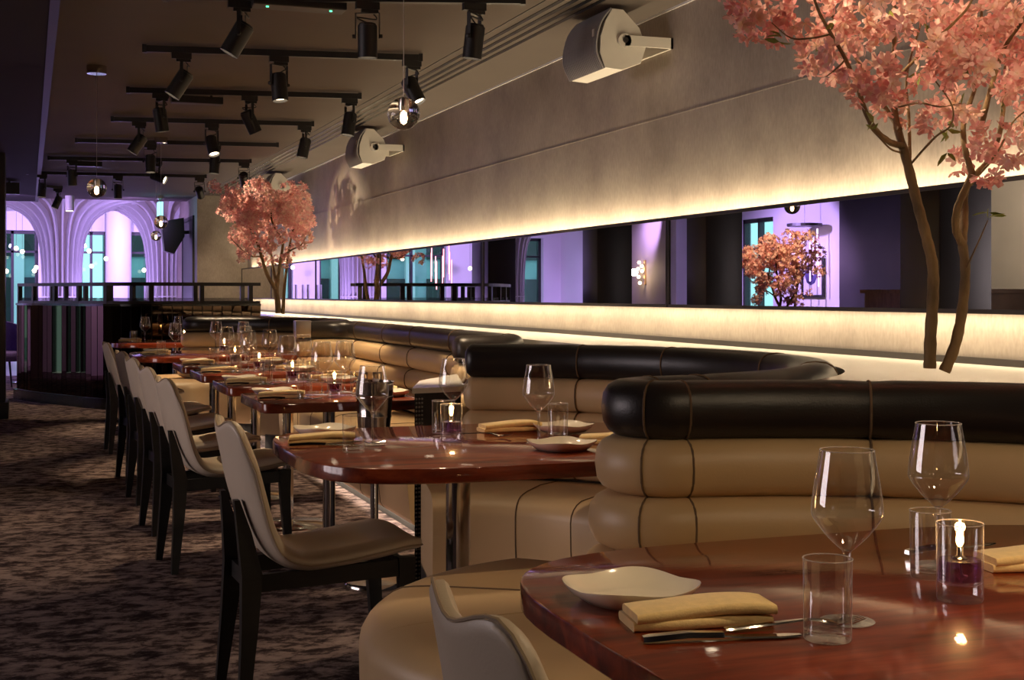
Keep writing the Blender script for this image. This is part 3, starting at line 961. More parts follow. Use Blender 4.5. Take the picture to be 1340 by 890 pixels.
# ------------------------------------------------------------------ chairs
def make_chair():
    t = thing('dining_chair', (0, 0, 0), 'ivory leather dining chair', 'chair', 'ivory chairs along the aisle')
    cl = spline([(-0.318, 0.845), (-0.288, 0.74), (-0.252, 0.62), (-0.215, 0.52), (-0.168, 0.452), (-0.10, 0.425), (0.0, 0.428), (0.12, 0.442), (0.21, 0.452), (0.275, 0.447)], 4)
    wid = spline([(0.164,), (0.184,), (0.197,), (0.205,), (0.212,), (0.216,), (0.218,), (0.218,), (0.212,), (0.190,)], 4)
    n, m = len(cl), 15
    mid = []
    for i, (x, z) in enumerate(cl):
        u = i / (n - 1)
        row = []
        back = max(0, 1 - u / 0.45)
        seat = max(0, (u - 0.5) / 0.5)
        for j in range(m):
            v = -1 + 2 * j / (m - 1)
            w = wid[i][0]
            dx = 0.035 * v * v * min(1, back * 1.4) - 0.03 * seat ** 3 * v ** 4
            dz = 0.010 * v * v * (1 - back) * (1 - 0.2 * seat) + 0.012 * v ** 2 * seat
            if u < 0.2:
                k = (1 - u / 0.2)
                q_ = min(1, abs(v) / 0.66)
                q_ = q_ * q_ * (3 - 2 * q_)
                k = k * k * (3 - 2 * k)
                dz += k * (-0.024 * (1 - q_) - 0.040 * max(0, (abs(v) - 0.66) / 0.34) ** 2)
            row.append(Vector((x + dx, v * w, z + dz)))
        mid.append(row)
    def nrm(i, j):
        a = mid[min(i + 1, n - 1)][j] - mid[max(i - 1, 0)][j]
        b = mid[i][min(j + 1, m - 1)] - mid[i][max(j - 1, 0)]
        return a.cross(b).normalized()
    fr, bk = [], []
    for i in range(n):
        u = i / (n - 1)
        for j in range(m):
            v = -1 + 2 * j / (m - 1)
            e = min(1.0, 0.42 + 3.2 * min(u, 1 - u), 0.42 + 1.9 * (1 - abs(v)))
            th = 0.056 * e
            nn = nrm(i, j)
            fr.append(mid[i][j] + nn * th * 0.5)
            bk.append(mid[i][j] - nn * th * 0.5)
    vs = fr + bk
    o = n * m
    fs = []
    for i in range(n - 1):
        for j in range(m - 1):
            a = i * m + j
            fs.append((a, a + 1, a + m + 1, a + m))
            fs.append((o + a, o + a + m, o + a + m + 1, o + a + 1))
    border = [(0, j) for j in range(m)] + [(i, m - 1) for i in range(1, n)] + [(n - 1, j) for j in range(m - 2, -1, -1)] + [(i, 0) for i in range(n - 2, 0, -1)]
    for k in range(len(border)):
        a = border[k][0] * m + border[k][1]
        b = border[(k + 1) % len(border)]
        b = b[0] * m + b[1]
        fs.append((a, o + a, o + b, b))
    shell = MB().add(vs, fs).build('seat_shell', M['chair'], t, smooth=True, angle=80, sub=1)
    pp = [(fr[i * m + j] * 0.25 + bk[i * m + j] * 0.75) for i, j in border]
    MB().tube(pp, 0.0028, 5, closed=True).build('piping', M['pipe'], shell, smooth=True)
    W = M['black_wood']
    def leg(pts, ws):
        rings = []
        for (x, y, z), (a, b) in zip(pts, ws):
            rings.append([(x - a, y - b, z), (x + a, y - b, z), (x + a, y + b, z), (x - a, y + b, z)])
        return MB().loft(rings)
    for s in (-1, 1):
        leg([(-0.290, s * 0.105, 0.615), (-0.270, s * 0.115, 0.52), (-0.252, s * 0.132, 0.40), (-0.262, s * 0.150, 0.25), (-0.285, s * 0.175, 0.0)],
            [(0.008, 0.014), (0.020, 0.016), (0.030, 0.018), (0.024, 0.017), (0.014, 0.013)]).build('rear_leg', W, t)
        leg([(0.205, s * 0.165, 0.425), (0.205, s * 0.167, 0.30), (0.225, s * 0.175, 0.0)],
            [(0.026, 0.018), (0.022, 0.017), (0.014, 0.013)]).build('front_leg', W, t)
        MB().bar((-0.25, s * 0.138, 0.375), (0.205, s * 0.165, 0.395), 0.022, 0.05).build('side_rail', W, t)
    MB().bar((0.205, -0.165, 0.385), (0.205, 0.165, 0.385), 0.022, 0.055).build('front_rail', W, t)
    MB().bar((-0.25, -0.135, 0.375), (-0.25, 0.135, 0.375), 0.022, 0.05).build('rear_rail', W, t)
    return t
ch = make_chair()
CH = [(0.80, 1.55, 0.03, 'ivory leather dining chair cut off at the bottom edge, nearest of the aisle row'),
      (0.85, 4.03, 0.05, 'ivory leather dining chair at the middle rounded table, seen whole in front'),
      (0.86, 6.13, 0.10, 'ivory leather dining chair at the nearest square table'),
      (0.86, 7.10, 0.10, 'ivory leather dining chair at the second square table'),
      (0.86, 8.13, 0.10, 'ivory leather dining chair at the third square table'),
      (0.86, 9.08, 0.12, 'ivory leather dining chair at the farthest square table'),
      (0.86, 10.72, 0.05, 'ivory leather dining chair farthest down the aisle row, by the bar')]
for k, (x, y, rz, lab) in enumerate(CH):
    if k == 0:
        ch.location = (x, y, 0); ch.rotation_euler = (0, 0, rz); ch['label'] = lab
    else:
        dup(ch, (x, y, 0), rz, lab)

# ------------------------------------------------------------------ tableware
def make_wine():
    t = thing('wine_glass', (0, 0, 0), '', 'wine glass')
    bowl = spline([(0.004, 0.098), (0.012, 0.104), (0.030, 0.122), (0.0475, 0.146), (0.0495, 0.160), (0.046, 0.190), (0.0405, 0.222), (0.0375, 0.241)], 4)
    bw = MB().lathe(bowl, 40, cap0=False, cap1=False).build('bowl', M['glass'], t, smooth=True, angle=80)
    MB().tube([(0.0375 * math.cos(2 * PI * k / 40), 0.0375 * math.sin(2 * PI * k / 40), 0.241) for k in range(40)], 0.0009, 5, closed=True).build('rim', M['rim_glass'], bw, smooth=True)
    MB().lathe(spline([(0.010, 0.004), (0.0045, 0.014), (0.0034, 0.05), (0.0038, 0.085), (0.007, 0.100)], 3), 14).build('stem', M['thick_glass'], t, smooth=True, angle=80)
    MB().lathe([(0.038, 0.0005), (0.0385, 0.0018), (0.022, 0.003), (0.010, 0.0045), (0.004, 0.006)], 36, cap1=False).build('foot', M['rim_glass'], t, smooth=True, angle=60)
    return t
def make_tumbler():
    t = thing('tumbler', (0, 0, 0), '', 'tumbler')
    gw = MB().lathe([(0.0315, 0.012), (0.0318, 0.05), (0.0325, 0.108)], 36, cap0=False, cap1=False).build('glass_wall', M['glass'], t, smooth=True, angle=80)
    MB().lathe([(0.030, 0.0005), (0.0315, 0.003), (0.0315, 0.012), (0.020, 0.010), (0.001, 0.009)], 36).build('glass_base', M['thick_glass'], t, smooth=True, angle=50)
    MB().tube([(0.0325 * math.cos(2 * PI * k / 36), 0.0325 * math.sin(2 * PI * k / 36), 0.108) for k in range(36)], 0.0010, 5, closed=True).build('rim', M['rim_glass'], gw, smooth=True)
    return t
def make_candle():
    t = thing('oil_candle', (0, 0, 0), '', 'candle')
    gw = MB().lathe([(0.0335, 0.03), (0.0340, 0.07), (0.0345, 0.116)], 36, cap0=False, cap1=False).build('glass_wall', M['glass'], t, smooth=True, angle=80)
    MB().tube([(0.0345 * math.cos(2 * PI * k / 36), 0.0345 * math.sin(2 * PI * k / 36), 0.116) for k in range(36)], 0.0010, 5, closed=True).build('rim', M['rim_glass'], gw, smooth=True)
    MB().lathe([(0.032, 0.0005), (0.0338, 0.004), (0.0338, 0.030), (0.028, 0.026), (0.001, 0.024)], 36).build('glass_base', M['thick_glass'], t, smooth=True, angle=50)
    MB().lathe([(0.031, 0.032), (0.031, 0.062)], 32).build('oil', M['oil'], t, smooth=True, angle=50)
    wh = MB().lathe([(0.010, 0.058), (0.011, 0.064), (0.005, 0.068), (0.0045, 0.080), (0.002, 0.082)], 14).build('wick_holder', M['steel'], t, smooth=True, angle=60)
    MB().tube(spline([(0.0, 0, 0.06), (0.006, 0.002, 0.048), (0.014, 0.004, 0.036), (0.022, 0.0, 0.033)], 4), 0.0018, 6).build('wick', M['china'], wh, smooth=True)
    MB().lathe(spline([(0.0006, 0.079), (0.0042, 0.084), (0.0058, 0.091), (0.0040, 0.101), (0.0006, 0.113)], 3), 12).build('flame', M['flame'], wh, smooth=True, angle=80)
    return t
def make_napkin():
    t = thing('folded_napkin', (0, 0, 0), '', 'napkin')
    # folded cloth: two fat layers joined by a fold on one long edge; outline in (y, z), swept along x
    def layer(z0, z1, y0, y1, n=6):
        pts = []
        h = (z1 - z0) / 2
        zc = (z0 + z1) / 2
        for k in range(n + 1):
            a = -PI / 2 + PI * k / n
            pts.append((y1 - h + h * math.cos(a), zc + h * math.sin(a)))
        for k in range(n + 1):
            a = PI / 2 + PI * k / n
            pts.append((y0 + h * 0.6 + h * 0.6 * math.cos(a), zc + h * math.sin(a)))
        return pts
    for nm, z0, z1, y0, y1, ex in (('lower_fold', 0.0, 0.015, -0.040, 0.043, 0.0), ('upper_fold', 0.0145, 0.030, -0.041, 0.040, 0.004)):
        rings = []
        for k in range(15):
            q = -1 + 2 * k / 14
            x = 0.100 * q + ex
            edge = 1 - 0.16 * max(0, abs(q) - 0.8) / 0.2
            dz = 0.0035 * math.sin(q * 2.2 + 0.4) * (1 if nm == 'upper_fold' else 0)
            dy = 0.003 * math.sin(q * 3 + z0 * 90)
            rings.append([(x, y + dy, max(0.0, z0 + (z - z0) * edge + dz) if nm == 'upper_fold' else max(0.0, z * edge)) for y, z in layer(z0, z1, y0, y1)])
        MB().loft(rings).build(nm, M['napkin'], t, smooth=True, angle=60)
    return t
def make_plate():
    t = thing('side_plate', (0, 0, 0), '', 'plate')
    mb = MB()
    P = superell(1, 1, 2.7, 56)
    rings = []
    prof = [(0.02, 0.004), (0.55, 0.004), (0.70, 0.006), (0.85, 0.012), (0.97, 0.021), (1.0, 0.0245), (1.0, 0.0225), (0.9, 0.0125), (0.72, 0.001), (0.55, 0.0), (0.02, 0.0)]
    for r, z in prof:
        ring = []
        for x, y in P:
            lift = 0.0
            if r > 0.6:
                cor = min(1, abs(x * y) / 0.58) ** 1.5
                lift = 0.006 * cor * ((r - 0.6) / 0.4) ** 2
            ring.append((x * r * 0.095, y * r * 0.095, z + lift))
        rings.append(ring)
    mb.loft(rings).build('dish', M['china'], t, smooth=True, angle=70)
    return t
def flat_shape(spec, th=0.0025):
    """spec: list of (x, half width, z)"""
    rings = []
    for x, w, z in spec:
        rings.append([(x, -w, z - th / 2), (x, w, z - th / 2), (x, w * 0.8, z + th / 2), (x, -w * 0.8, z + th / 2)])
    return MB().loft(rings)
def make_fork():
    t = thing('fork', (0, 0, 0), '', 'fork')
    flat_shape([(-0.10, 0.006, 0.004), (-0.085, 0.009, 0.005), (-0.03, 0.006, 0.008), (0.02, 0.0035, 0.011), (0.04, 0.006, 0.009), (0.055, 0.012, 0.006), (0.065, 0.0125, 0.004)]).build('handle', M['steel'], t, smooth=True)
    mb = MB()
    for k in range(4):
        y = -0.0105 + 0.007 * k
        mb.tube([(0.063, y, 0.004), (0.085, y, 0.005), (0.105, y * 0.92, 0.010)], [0.0021, 0.0018, 0.0009], 6)
    mb.build('tines', M['steel'], t, smooth=True)
    return t
def make_knife():
    t = thing('table_knife', (0, 0, 0), '', 'knife')
    flat_shape([(-0.11, 0.006, 0.006), (-0.10, 0.009, 0.007), (-0.05, 0.0085, 0.010), (0.0, 0.006, 0.008)], 0.007).build('handle', M['steel'], t, smooth=True)
    flat_shape([(0.0, 0.005, 0.006), (0.03, 0.009, 0.004), (0.085, 0.0095, 0.003), (0.108, 0.004, 0.003)], 0.002).build('blade', M['steel'], t, smooth=True)
    return t
PROTO = {'wine': make_wine(), 'tumbler': make_tumbler(), 'candle': make_candle(), 'napkin': make_napkin(), 'plate': make_plate(), 'fork': make_fork(), 'knife': make_knife()}
FIRST = dict.fromkeys(PROTO, True)
GROUPS = {'wine': 'wine glasses on the tables', 'tumbler': 'tumblers on the tables', 'candle': 'oil candles on the tables', 'napkin': 'folded napkins on the tables', 'plate': 'side plates on the tables', 'fork': 'forks on the tables', 'knife': 'knives on the tables'}
def put(kind, x, y, rz, label, dz=0.0):
    p = PROTO[kind]
    if FIRST[kind]:
        FIRST[kind] = False
        p.location = (x, y, TZ + 0.0004 + dz); p.rotation_euler = (0, 0, rz); p['label'] = label; p['group'] = GROUPS[kind]
        o = p
    else:
        o = dup(p, (x, y, TZ + 0.0004 + dz), rz, label, GROUPS[kind])
    if kind == 'candle':
        lamp('candle_glow', 'POINT', (x, y, TZ + 0.10), 0.5, (1.0, 0.50, 0.18), shadow_soft_size=0.008)
    return o
VIEW = -TH           # rotation that lies parallel to the picture plane
# nearest table
put('wine', 1.080, 1.604, 0, 'wine glass standing nearest the camera, on the nearest table')
put('wine', 1.450, 1.885, 0, 'wine glass behind the lit candle on the nearest table')
put('tumbler', 1.000, 1.530, 0, 'tumbler beside the front wine glass on the nearest table')
put('tumbler', 1.378, 1.812, 0, 'tumbler left of the lit candle on the nearest table')
put('candle', 1.315, 1.659, 0.4, 'lit oil candle in a glass on the nearest table')
put('plate', 0.850, 1.825, 0.25, 'cream side plate behind the napkin on the nearest table')
put('napkin', 0.878, 1.672, VIEW + 0.18, 'folded yellow napkin in front of the plate on the nearest table')
put('knife', 0.868, 1.575, VIEW + 0.16, 'knife in front of the napkin on the nearest table')
put('fork', 0.990, 1.600, VIEW + 0.22, 'fork beside the napkin on the nearest table')
put('napkin', 1.600, 1.820, VIEW + 0.15, 'folded yellow napkin cut by the right edge of the picture')
put('knife', 1.560, 1.990, VIEW + 0.5, 'knife behind the napkin at the right edge of the picture')
# second table
put('wine', 0.988, 3.985, 0, 'wine glass in front of the wine bucket on the middle rounded table')
put('wine', 1.355, 4.330, 0, 'wine glass behind the lit candle on the middle rounded table')
put('wine', 1.480, 3.850, 0, 'wine glass above the dark end plate on the middle rounded table')
put('tumbler', 0.890, 3.815, 0, 'tumbler left of the front wine glass on the middle rounded table')
put('tumbler', 1.600, 3.990, 0, 'tumbler on the right of the middle rounded table near the booth')
put('tumbler', 1.285, 4.235, 0, 'tumbler hidden behind the candle on the middle rounded table')
put('candle', 1.240, 3.985, 0.4, 'lit oil candle in a glass on the middle rounded table')
put('plate', 0.910, 4.310, 0.3, 'cream side plate at the left end of the middle rounded table')
put('napkin', 0.850, 4.080, VIEW + 0.12, 'folded yellow napkin at the left end of the middle rounded table')
put('knife', 0.845, 3.990, VIEW + 0.12, 'knife before the left napkin on the middle rounded table')
put('fork', 0.925, 4.000, VIEW + 0.15, 'fork before the left napkin on the middle rounded table')
put('napkin', 1.520, 4.235, VIEW + 0.35, 'folded yellow napkin at the back of the middle rounded table')
put('fork', 1.380, 4.110, VIEW - 0.4, 'fork lying beside the back napkin on the middle rounded table')
put('plate', 1.680, 4.140, 0.2, 'cream side plate at the back of the middle rounded table')
put('plate', 1.480, 3.660, 0.35, 'cream side plate at the front right of the middle rounded table')
put('napkin', 1.690, 3.770, VIEW - 0.15, 'folded yellow napkin against the booth end on the middle rounded table')
# square tables
for k, (x, y) in enumerate(SQ):
    n = ['nearest', 'second', 'third', 'farthest'][k] + ' square table'
    put('wine', x + [-0.015, 0.01, -0.03, -0.02][k], y + 0.08, 0, 'wine glass in the middle of the %s' % n)
    put('wine', x + 0.12, y + 0.21, 0, 'wine glass on the banquette side of the %s' % n)
    put('tumbler', x - 0.13, y - 0.10, 0, 'tumbler on the chair side of the %s' % n)
    put('tumbler', x + 0.13, y + 0.0, 0, 'tumbler on the banquette side of the %s' % n)
    put('candle', x + 0.01, y - 0.07, 0.4, 'lit oil candle in a glass on the %s' % n)
    put('napkin', x - 0.22, y - 0.02, VIEW + 0.1, 'folded yellow napkin on the chair side of the %s' % n)
    put('knife', x - 0.22, y - 0.12, VIEW + 0.1, 'knife before the chair side napkin of the %s' % n)
    put('fork', x - 0.17, y - 0.17, VIEW + 0.1, 'fork before the chair side napkin of the %s' % n)
    put('plate', x - 0.22, y + 0.17, 0.1, 'cream side plate on the chair side of the %s' % n)
    put('napkin', x + 0.24, y + 0.12, VIEW + 0.1, 'folded yellow napkin on the banquette side of the %s' % n)
    put('plate', x + 0.25, y - 0.10, 0.1, 'cream side plate on the banquette side of the %s' % n)
# the two far rounded tables
for k, (x, y) in enumerate([(1.36, 10.56), (1.36, 13.38)]):
    n = ['rounded table beyond the square tables', 'farthest rounded table by the bar'][k]
    put('wine', x - 0.31, y - 0.15, 0, 'wine glass on the aisle side of the %s' % n)
    put('wine', x + 0.04, y + 0.20, 0, 'wine glass in the middle of the %s' % n)
    put('wine', x + 0.24, y + 0.10, 0, 'wine glass on the booth side of the %s' % n)
    put('tumbler', x - 0.42, y - 0.20, 0, 'tumbler on the aisle side of the %s' % n)
    put('tumbler', x + 0.20, y - 0.22, 0, 'tumbler on the booth side of the %s' % n)
    put('candle', x + 0.06, y - 0.12, 0.4, 'lit oil candle in a glass on the %s' % n)
    put('napkin', x - 0.44, y - 0.02, VIEW, 'folded yellow napkin on the aisle side of the %s' % n)
    put('plate', x - 0.42, y + 0.24, 0.1, 'cream side plate on the aisle side of the %s' % n)
    put('knife', x - 0.46, y - 0.13, VIEW, 'knife before the napkin of the %s' % n)

# wine bucket on its stand behind table 2
t = thing('wine_bucket_stand', (1.347, 5.40, 0), 'chrome stand on a round foot carrying the wine bucket', 'stand')
MB().lathe([(0.125, 0.0), (0.125, 0.018), (0.118, 0.026), (0.02, 0.032)], 40).build('base_plate', M['steel'], t, smooth=True)
MB().lathe([(0.0165, 0.03), (0.0165, 0.622)], 20).build('pole', M['steel'], t, smooth=True)
MB().lathe([(0.07, 0.622), (0.07, 0.628)], 24).build('tray', M['steel'], t, smooth=True)
t = thing('wine_bucket', (1.347, 5.40, 0.629), 'polished steel wine bucket with ribbed bands behind the middle rounded table', 'bucket')
prof = [(0.062, 0.0), (0.064, 0.004), (0.070, 0.07), (0.0715, 0.073), (0.0715, 0.080), (0.0705, 0.083), (0.076, 0.150), (0.0785, 0.153), (0.0785, 0.160), (0.0768, 0.163), (0.080, 0.214), (0.083, 0.218), (0.083, 0.222), (0.078, 0.221), (0.060, 0.01), (0.001, 0.008)]
MB().lathe(prof, 40).build('body', M['steel'], t, smooth=True, angle=30)
for s in (-1, 1):
    MB().box(s * 0.03 - 0.019, s * 0.03 + 0.019, 0.068, 0.078, 0.215, 0.225).box(s * 0.03 - 0.019, s * 0.03 - 0.012, 0.068, 0.078, 0.222, 0.252).box(s * 0.03 + 0.012, s * 0.03 + 0.019, 0.068, 0.078, 0.222, 0.252).box(s * 0.03 - 0.019, s * 0.03 + 0.019, 0.068, 0.078, 0.246, 0.254).build('handle', M['steel_brush'], t)

# ------------------------------------------------------------------ mirrored bar with railing
bar_path = spline([(-0.12, 16.6), (-0.02, 16.25), (0.14, 15.85), (0.37, 15.40), (0.62, 14.90), (0.86, 14.60), (1.2, 14.50), (1.7, 14.52), (2.2, 14.56), (2.42, 14.58)], 14)
# resample into even strips
def resample(p, step):
    out = [p[0]]
    acc = 0
    for a, b in zip(p, p[1:]):
        l = math.hypot(b[0] - a[0], b[1] - a[1])
        while acc + l >= step:
            q = (step - acc) / l
            a = (a[0] + (b[0] - a[0]) * q, a[1] + (b[1] - a[1]) * q)
            l = math.hypot(b[0] - a[0], b[1] - a[1])
            out.append(a)
            acc = 0
        acc += l
    return out
strips = resample(bar_path, 0.105)
BT = 1.095
t = thing('mirrored_bar', (0, 0, 0), 'curved bar counter faced with narrow bronze mirror strips under the railing', 'bar counter')
random.seed(3)
inner = [(x - ny * 0 - nx * 0.45, y - ny * 0.45) for x, y, nx, ny in frames(strips)]
for (a, b) in zip(strips, strips[1:]):
    tx, ty = b[0] - a[0], b[1] - a[1]
    l = math.hypot(tx, ty)
    nx, ny = ty / l, -tx / l
    j1, j2 = random.uniform(-0.0025, 0.0025), random.uniform(-0.0025, 0.0025)
    g = 0.05
    a2 = (a[0] + tx * g + nx * (0.01 + j1), a[1] + ty * g + ny * (0.01 + j1))
    b2 = (b[0] - tx * g + nx * (0.01 - j1), b[1] - ty * g + ny * (0.01 - j1))
    MB().prism([a2, b2, (b2[0] - nx * 0.008, b2[1] - ny * 0.008), (a2[0] - nx * 0.008, a2[1] - ny * 0.008)], 0.115, BT - 0.012).build('mirror_strip', M['bronze_mirror'], t)
def ribbon(path, w0, w1, z0, z1):
    rings = []
    for x, y, nx, ny in frames(path):
        rings.append([(x + nx * w0, y + ny * w0, z0), (x + nx * w1, y + ny * w1, z0), (x + nx * w1, y + ny * w1, z1), (x + nx * w0, y + ny * w0, z1)])
    return MB().loft(rings)
ribbon(strips, -0.04, 0.0, 0.0, BT - 0.01).build('carcass', M['black_wood'], t)
ribbon(strips, -0.04, 0.045, 0.0, 0.11).build('kick_plinth', M['black_gloss'], t)
ribbon(strips, -0.42, 0.02, BT - 0.012, BT + 0.012).build('counter_top', M['black_gloss'], t)
t = thing('bar_railing', (0, 0, 0), 'black metal railing with mesh infill on top of the mirrored bar', 'railing')
RT = 1.335
def railing(t, path, off):
    pth = [(x + nx * off, y + ny * off) for x, y, nx, ny in frames(path)]
    ribbon(pth, -0.03, 0.03, RT - 0.035, RT).build('top_rail', M['black_metal'], t)
    ribbon(pth, -0.02, 0.02, BT + 0.012, BT + 0.04).build('bottom_rail', M['black_metal'], t)
    fr = frames(pth)
    n = len(pth)
    for i in range(0, n, 5):
        x, y, nx, ny = fr[i]
        MB().bar((x, y, BT + 0.01), (x, y, RT - 0.01), 0.045, 0.045, up=(nx, ny, 0)).build('post', M['black_metal'], t)
    mb = MB()
    for (a, b) in zip(pth, pth[1:]):
        for q in range(6):
            u = q / 6
            x, y = a[0] + (b[0] - a[0]) * u, a[1] + (b[1] - a[1]) * u
            u2 = (q + 2.4) / 6
            x2, y2 = a[0] + (b[0] - a[0]) * u2, a[1] + (b[1] - a[1]) * u2
            mb.bar((x, y, BT + 0.03), (x2, y2, BT + 0.075), 0.0022, 0.0022)
            mb.bar((x2, y2, BT + 0.03), (x, y, BT + 0.075), 0.0022, 0.0022)
    mb.build('mesh_infill', M['black_metal'], t)
railing(t, strips, -0.03)
railing(t, strips, -0.40)
# candelabra on the bar counter, seen through the rail
t = thing('branched_candelabra', (1.62, 21.0, 0), 'purple lit branched candelabra on a pedestal behind the railing', 'candelabra')
MB().lathe([(0.16, 0), (0.16, 0.02), (0.04, 0.05), (0.03, 0.8), (0.05, 0.85)], 20).build('pedestal', M['steel'], t, smooth=True)
for k in range(5):
    a = 2 * PI * k / 5
    MB().tube(spline([(0, 0, 0.85), (0.12 * math.cos(a), 0.12 * math.sin(a), 0.95), (0.22 * math.cos(a), 0.22 * math.sin(a), 1.12)], 4), 0.012, 6).build('arm', M['steel'], t, smooth=True)
    MB().lathe([(0.018, 1.12), (0.018, 1.36)], 10, cx=0.22 * math.cos(a), cy=0.22 * math.sin(a)).build('candle', M['white_paint'], t, smooth=True)

# ------------------------------------------------------------------ speakers
def speaker(x, y, z, label, ry=0.16):
    t = thing('wall_speaker', (WX, y, z), label, 'loudspeaker', 'white loudspeakers on the wall')
    L = 0.44
    # body section in (x, z), x negative away from the wall; front curved
    sec = [(-0.375, 0.140), (-0.285, 0.155), (-0.185, 0.085), (-0.135, 0.0), (-0.150, -0.085), (-0.245, -0.140), (-0.350, -0.150)]
    R = Matrix.Rotation(ry, 3, 'Y')
    cc = Vector((-0.28, 0, 0))
    def rot(x_, z_, y_):
        return cc + R @ (Vector((x_, y_, z_)) - cc)
    body = sec[1:6]
    front = [(-0.345, 0.148), (-0.318, 0.08), (-0.308, 0.0), (-0.312, -0.08), (-0.335, -0.148)]
    poly = [(-0.345, 0.148)] + body[0:] + [(-0.335, -0.148)] + [(-0.374, -0.08), (-0.384, 0.0), (-0.371, 0.08)]
    rings = [[rot(x_, z_, y_) for x_, z_ in poly] for y_ in (0.0, 0.006, L - 0.006, L)]
    for ring_i in (0, 3):
        rings[ring_i] = [cc + (p - cc) * 0.985 + Vector((0, 0.0, 0)) for p in rings[ring_i]]
        for p in rings[ring_i]:
            p.y = 0.0 if ring_i == 0 else L
    MB().loft(rings).build('cabinet', M['white_plastic'], t)
    # perforated grille: bowed front with fine slats
    g = MB()
    n = 22
    bow = [(-0.347, 0.148), (-0.385, 0.08), (-0.398, 0.0), (-0.388, -0.08), (-0.340, -0.150)]
    bow = spline(bow, 4)
    inner_ = spline(front, 4)
    rings = []
    for y_ in (0.004, L - 0.004):
        rings.append([rot(x_ + 0.006, z_ * 0.99, y_) for x_, z_ in bow] + [rot(x_, z_ * 0.99, y_) for x_, z_ in inner_[::-1]])
    MB().loft(rings).build('grille_back', M['trim'], t)
    for k in range(n):
        y_ = 0.008 + (L - 0.016) * k / (n - 1)
        g.tube([rot(x_, z_, y_) for x_, z_ in bow], 0.0058, 6)
    gr = g.build('grille', M['grille'], t, smooth=True)
    MB().box(-0.004, 0.004, -0.012, 0.012, -0.018, 0.018, mtx=Matrix.Translation(rot(-0.402, 0.02, 0.05))).build('badge', M['white_plastic'], gr)
    for y_ in (-0.014, L + 0.014):
        MB().box(-0.26, 0.0, y_ - 0.006, y_ + 0.006, -0.026, 0.026).lathe([(0.034, -0.006), (0.034, 0.006)], 20, mtx=Matrix.Translation((-0.26, y_, 0)) @ Matrix.Rotation(PI / 2, 4, 'X')).build('bracket_arm', M['white_plastic'], t)
    MB().box(-0.012, 0.0, -0.02, L + 0.02, -0.026, 0.026).build('bracket_plate', M['white_plastic'], t)
    MB().lathe([(0.014, 0.004), (0.012, 0.012), (0.001, 0.012)], 14, mtx=Matrix.Translation((-0.26, -0.02, 0)) @ Matrix.Rotation(PI / 2, 4, 'X')).build('pivot_bolt', M['black_metal'], t, smooth=True)
    return t
speaker(WX, 5.97, 2.45, 'nearest white loudspeaker on a bracket, high on the plaster wall')
speaker(WX, 11.0, 2.45, 'second white loudspeaker on the wall behind the hanging glass globe')
speaker(WX, 15.4, 2.45, 'farthest white loudspeaker on the wall, behind the blossom of the far tree')
t = thing('dark_speaker', (2.02, 20.4, 2.05), 'dark grey loudspeaker hanging near the doorway in front of the fluted column', 'loudspeaker')
sp_ = [(-0.17, 0.24), (0.16, 0.30), (0.17, 0.02), (0.02, -0.24), (-0.12, -0.20)]
MB().loft([[(x, y, z) for x, z in sp_] for y in (0.0, 0.24)]).build('cabinet', M['dark_panel'], t)
MB().loft([[(x * 0.95, y, z * 0.95) for x, z in sp_] for y in (-0.01, 0.0)]).build('grille', M['black_metal'], t)
MB().box(0.1, 0.30, 0.08, 0.12, 0.06, 0.11).build('bracket', M['black_metal'], t)

# exit sign seen edge on, small surface downlight
t = thing('exit_sign', (1.78, 19.8, 2.45), 'thin cyan glowing sign hanging from the ceiling, seen from its edge', 'sign')
MB().box(-0.03, 0.03, -0.15, 0.15, -0.24, 0.08).build('glowing_panel', M['cyan_sign'], t)
MB().lathe([(0.055, ZC - 2.45 - 0.001), (0.055, 0.13), (0.02, 0.12), (0.02, 0.078)], 16).build('mount', M['steel_brush'], t, smooth=True)
t = thing('surface_downlight', (0.56, 20.3, ZC), 'cream cylinder downlight on the ceiling edge in front of the fluted column', 'ceiling light')
MB().lathe([(0.062, -0.22), (0.062, 0.0)], 20).build('body', M['white_plastic'], t, smooth=True)
MB().lathe([(0.05, -0.223), (0.05, -0.219)], 20).build('lens', M['lens'], t)

